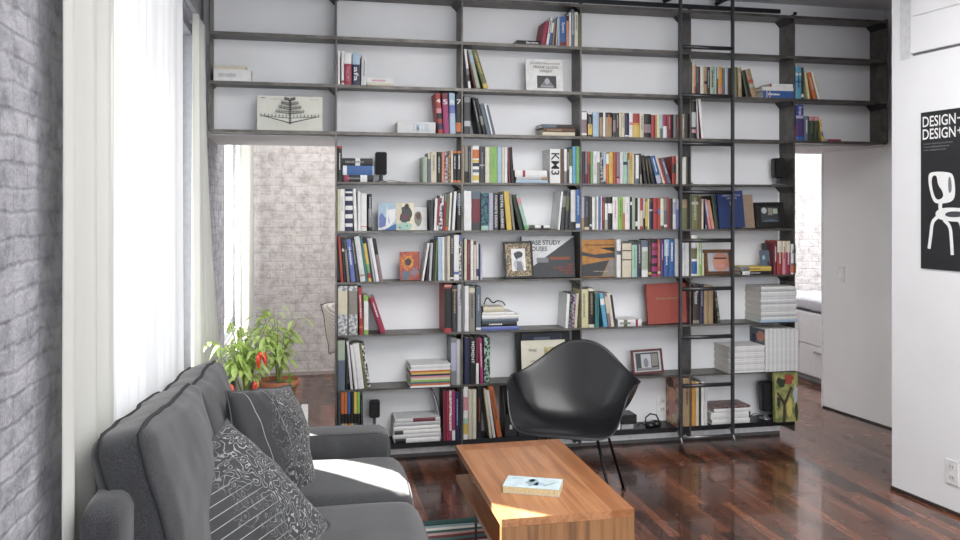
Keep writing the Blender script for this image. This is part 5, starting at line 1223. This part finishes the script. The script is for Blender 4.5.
# succulent in the black pot, nearer the camera
sx_ = empty('succulent', (UX(283, 4.0)+.02, 3.98, .4805)); tag(sx_, 'small dark succulent in a black pot in front of the clay pots', 'plant')
pot(sx_, .062, .085, plain('1d1d1f', .5))
m = MB(); rr_ = random.Random(3)
for k in range(5):
    z = .10+k*.028
    for j in range(9):
        a = j*.7+k*.4; leaf(m, Vector((0.01, .05, z)), Vector((math.cos(a), math.sin(a), .25)), Vector((0, 0, 1)), .035, .014, .1)
m.tube([(0.01, .05, .07), (.01, .05, .22)], .006, seg=6)
m.build('rosette', LEAFD, sx_)
m = MB()
for k in range(40): a = rr_.uniform(0, 6.28); q = rr_.uniform(0, .05); m.box((q*math.cos(a)-.005, q*math.sin(a)-.005, .0765), (q*math.cos(a)+.004, q*math.sin(a)+.004, .082))
m.build('gravel', plain('9a958e', .8), sx_)

# ------------------------------------------------------------------ rooms beyond the passages
# chest of drawers seen through the right passage
dx = empty('chest_of_drawers', (4.255, 6.45, 0)); tag(dx, 'low white chest of drawers seen through the right passage', 'chest of drawers')
WHT = plain('e6e7ea', .4, var=.02)
MB().box((.0, -.6, .05), (.5, .6, .60), bev=.003).build('carcass', WHT, dx); MB().box((.03, -.58, 0), (.48, .58, .0498)).build('plinth', plain('8b8c90'), dx)
for y0 in (-.595, .003):
    for z0, z1 in ((.06, .325), (.33, .595)):
        d_ = MB().box((-.018, y0, z0), (-.0005, y0+.59, z1), bev=.003).build('drawer', WHT, dx)
        if z0 < .2: MB().box((-.04, y0+.2, z1-.06), (-.0185, y0+.36, z1-.045), bev=.003).build('handle', plain('c9cbd0', .25, .8), d_)
th_ = soft_box('blanket', .5, 1.1, .10, .03, (.0, 0, .015), plain('c9cbd2', .9, scale=40, bump=.2), None, n=18, nz=.012, sd=8); th_.location = (4.50, 6.45, .669); tag(th_, 'pale grey folded blanket lying on the chest of drawers', 'blanket')
# chair with striped pillow peeping out behind the left end of the bookcase
lc = empty('lounge_chair', (UX(342, 6.6)+.36, 6.6, 0)); tag(lc, 'wooden lounge chair in the far room hidden behind the bookcase', 'chair')
WB = plain('4a2c1f', .4)
for x, y in ((-.24, -.22), (.24, -.22), (-.24, .22), (.24, .22)): MB().tube([(x, y, .001), (x*.9, y*.9, .40)], .014, seg=8).build('leg', WB, lc)
MB().box((-.24, -.22, .38), (.24, .22, .41), bev=.006).build('seat', plain('26262a', .8), lc)
MB().tube([(-.255, .24, .41), (-.28, .22, .55), (-.275, .1, .66), (-.23, -.05, .72)], .016, seg=8).build('back_frame', WB, lc)
def stripe_mat():
    m, nd, lk, b = nt('striped_linen'); tc = nd.new('ShaderNodeTexCoord'); w = N(nd, 'ShaderNodeTexWave', Scale=26.0, Distortion=1.5); mp = N(nd, 'ShaderNodeMapping'); mp.inputs['Rotation'].default_value = (0, R(30), 0)
    lk.new(tc.outputs['Object'], mp.inputs[0]); lk.new(mp.outputs[0], w.inputs['Vector']); r = ramp(nd, [(.35, hexc('b9b3ae')), (.6, hexc('e4e1dc'))]); lk.new(w.outputs['Fac'], r.inputs[0]); lk.new(r.outputs[0], b.inputs['Base Color']); b.inputs['Roughness'].default_value = .9
    return m
p_ = pillow('striped_pillow', 'cream striped pillow peeping out left of the bookcase in the far room', .40, .14, (UX(334, 6.5)+.12, 6.45, .60), (R(10), R(0), R(-80)), stripe_mat(), 21); p_['group'] = ''; del p_['group']

# ------------------------------------------------------------------ light
w = bpy.data.worlds.new('world'); SC.world = w; w.use_nodes = True
bg = w.node_tree.nodes['Background']; bg.inputs[0].default_value = lin((.93, .96, 1.0)); bg.inputs[1].default_value = 1.15
sun = bpy.data.lights.new('sun', 'SUN'); sun.energy = 32; sun.angle = R(.8); sun.color = (1, .95, .88)
so = bpy.data.objects.new('sun', sun); COL.objects.link(so)
dv = Vector((1, -.95, -1.15)); so.rotation_euler = dv.to_track_quat('-Z', 'Y').to_euler(); so.location = (-5, 6, 6)
def area(name, loc, dirv, sx, sy, e, c=(1, 1, 1)):
    l = bpy.data.lights.new(name, 'AREA'); l.shape = 'RECTANGLE'; l.size = sx; l.size_y = sy; l.energy = e; l.color = c
    o = bpy.data.objects.new(name, l); COL.objects.link(o); o.location = loc; o.rotation_euler = Vector(dirv).to_track_quat('-Z', 'Z').to_euler(); return o
area('window_daylight', (XW-.35, 3.27, 1.55), (1, 0, -.15), 2.2, 1.7, 10, (.93, .96, 1))
area('far_window_daylight', (XW-.35, 6.55, 1.45), (1, 0, -.15), 1.3, 1.7, 30, (.97, .98, 1))
area('bedroom_window_daylight', (6.9, 6.3, 1.9), (-1, -.1, -.25), 1.6, 1.6, 40, (.97, .98, 1))
area('front_room_fill', (1.2, -1.6, 2.0), (.1, 1, -.1), 3.4, 1.6, 36, (1, .99, .97))  # soft fill light added behind the camera, source unseen
area('overhead_fill', (1.5, 2.1, ZC-.02), (0, 0.001, -1), 2.0, 2.4, 56, (1, .99, .98))  # added out-of-view fill that brightens upward faces, no actual fixture
area('far_room_fill', (.4, 6.5, ZC-.02), (0, 0.001, -1), 1.4, 1.2, 15, (1, .98, .96))  # added fill to brighten the far room's floor and brick
area('bedroom_overhead_fill', (4.6, 6.4, ZC-.02), (0, 0.001, -1), 2.0, 1.4, 34, (1, .99, .98))  # unseen fill added to lift the bedroom floor and chest
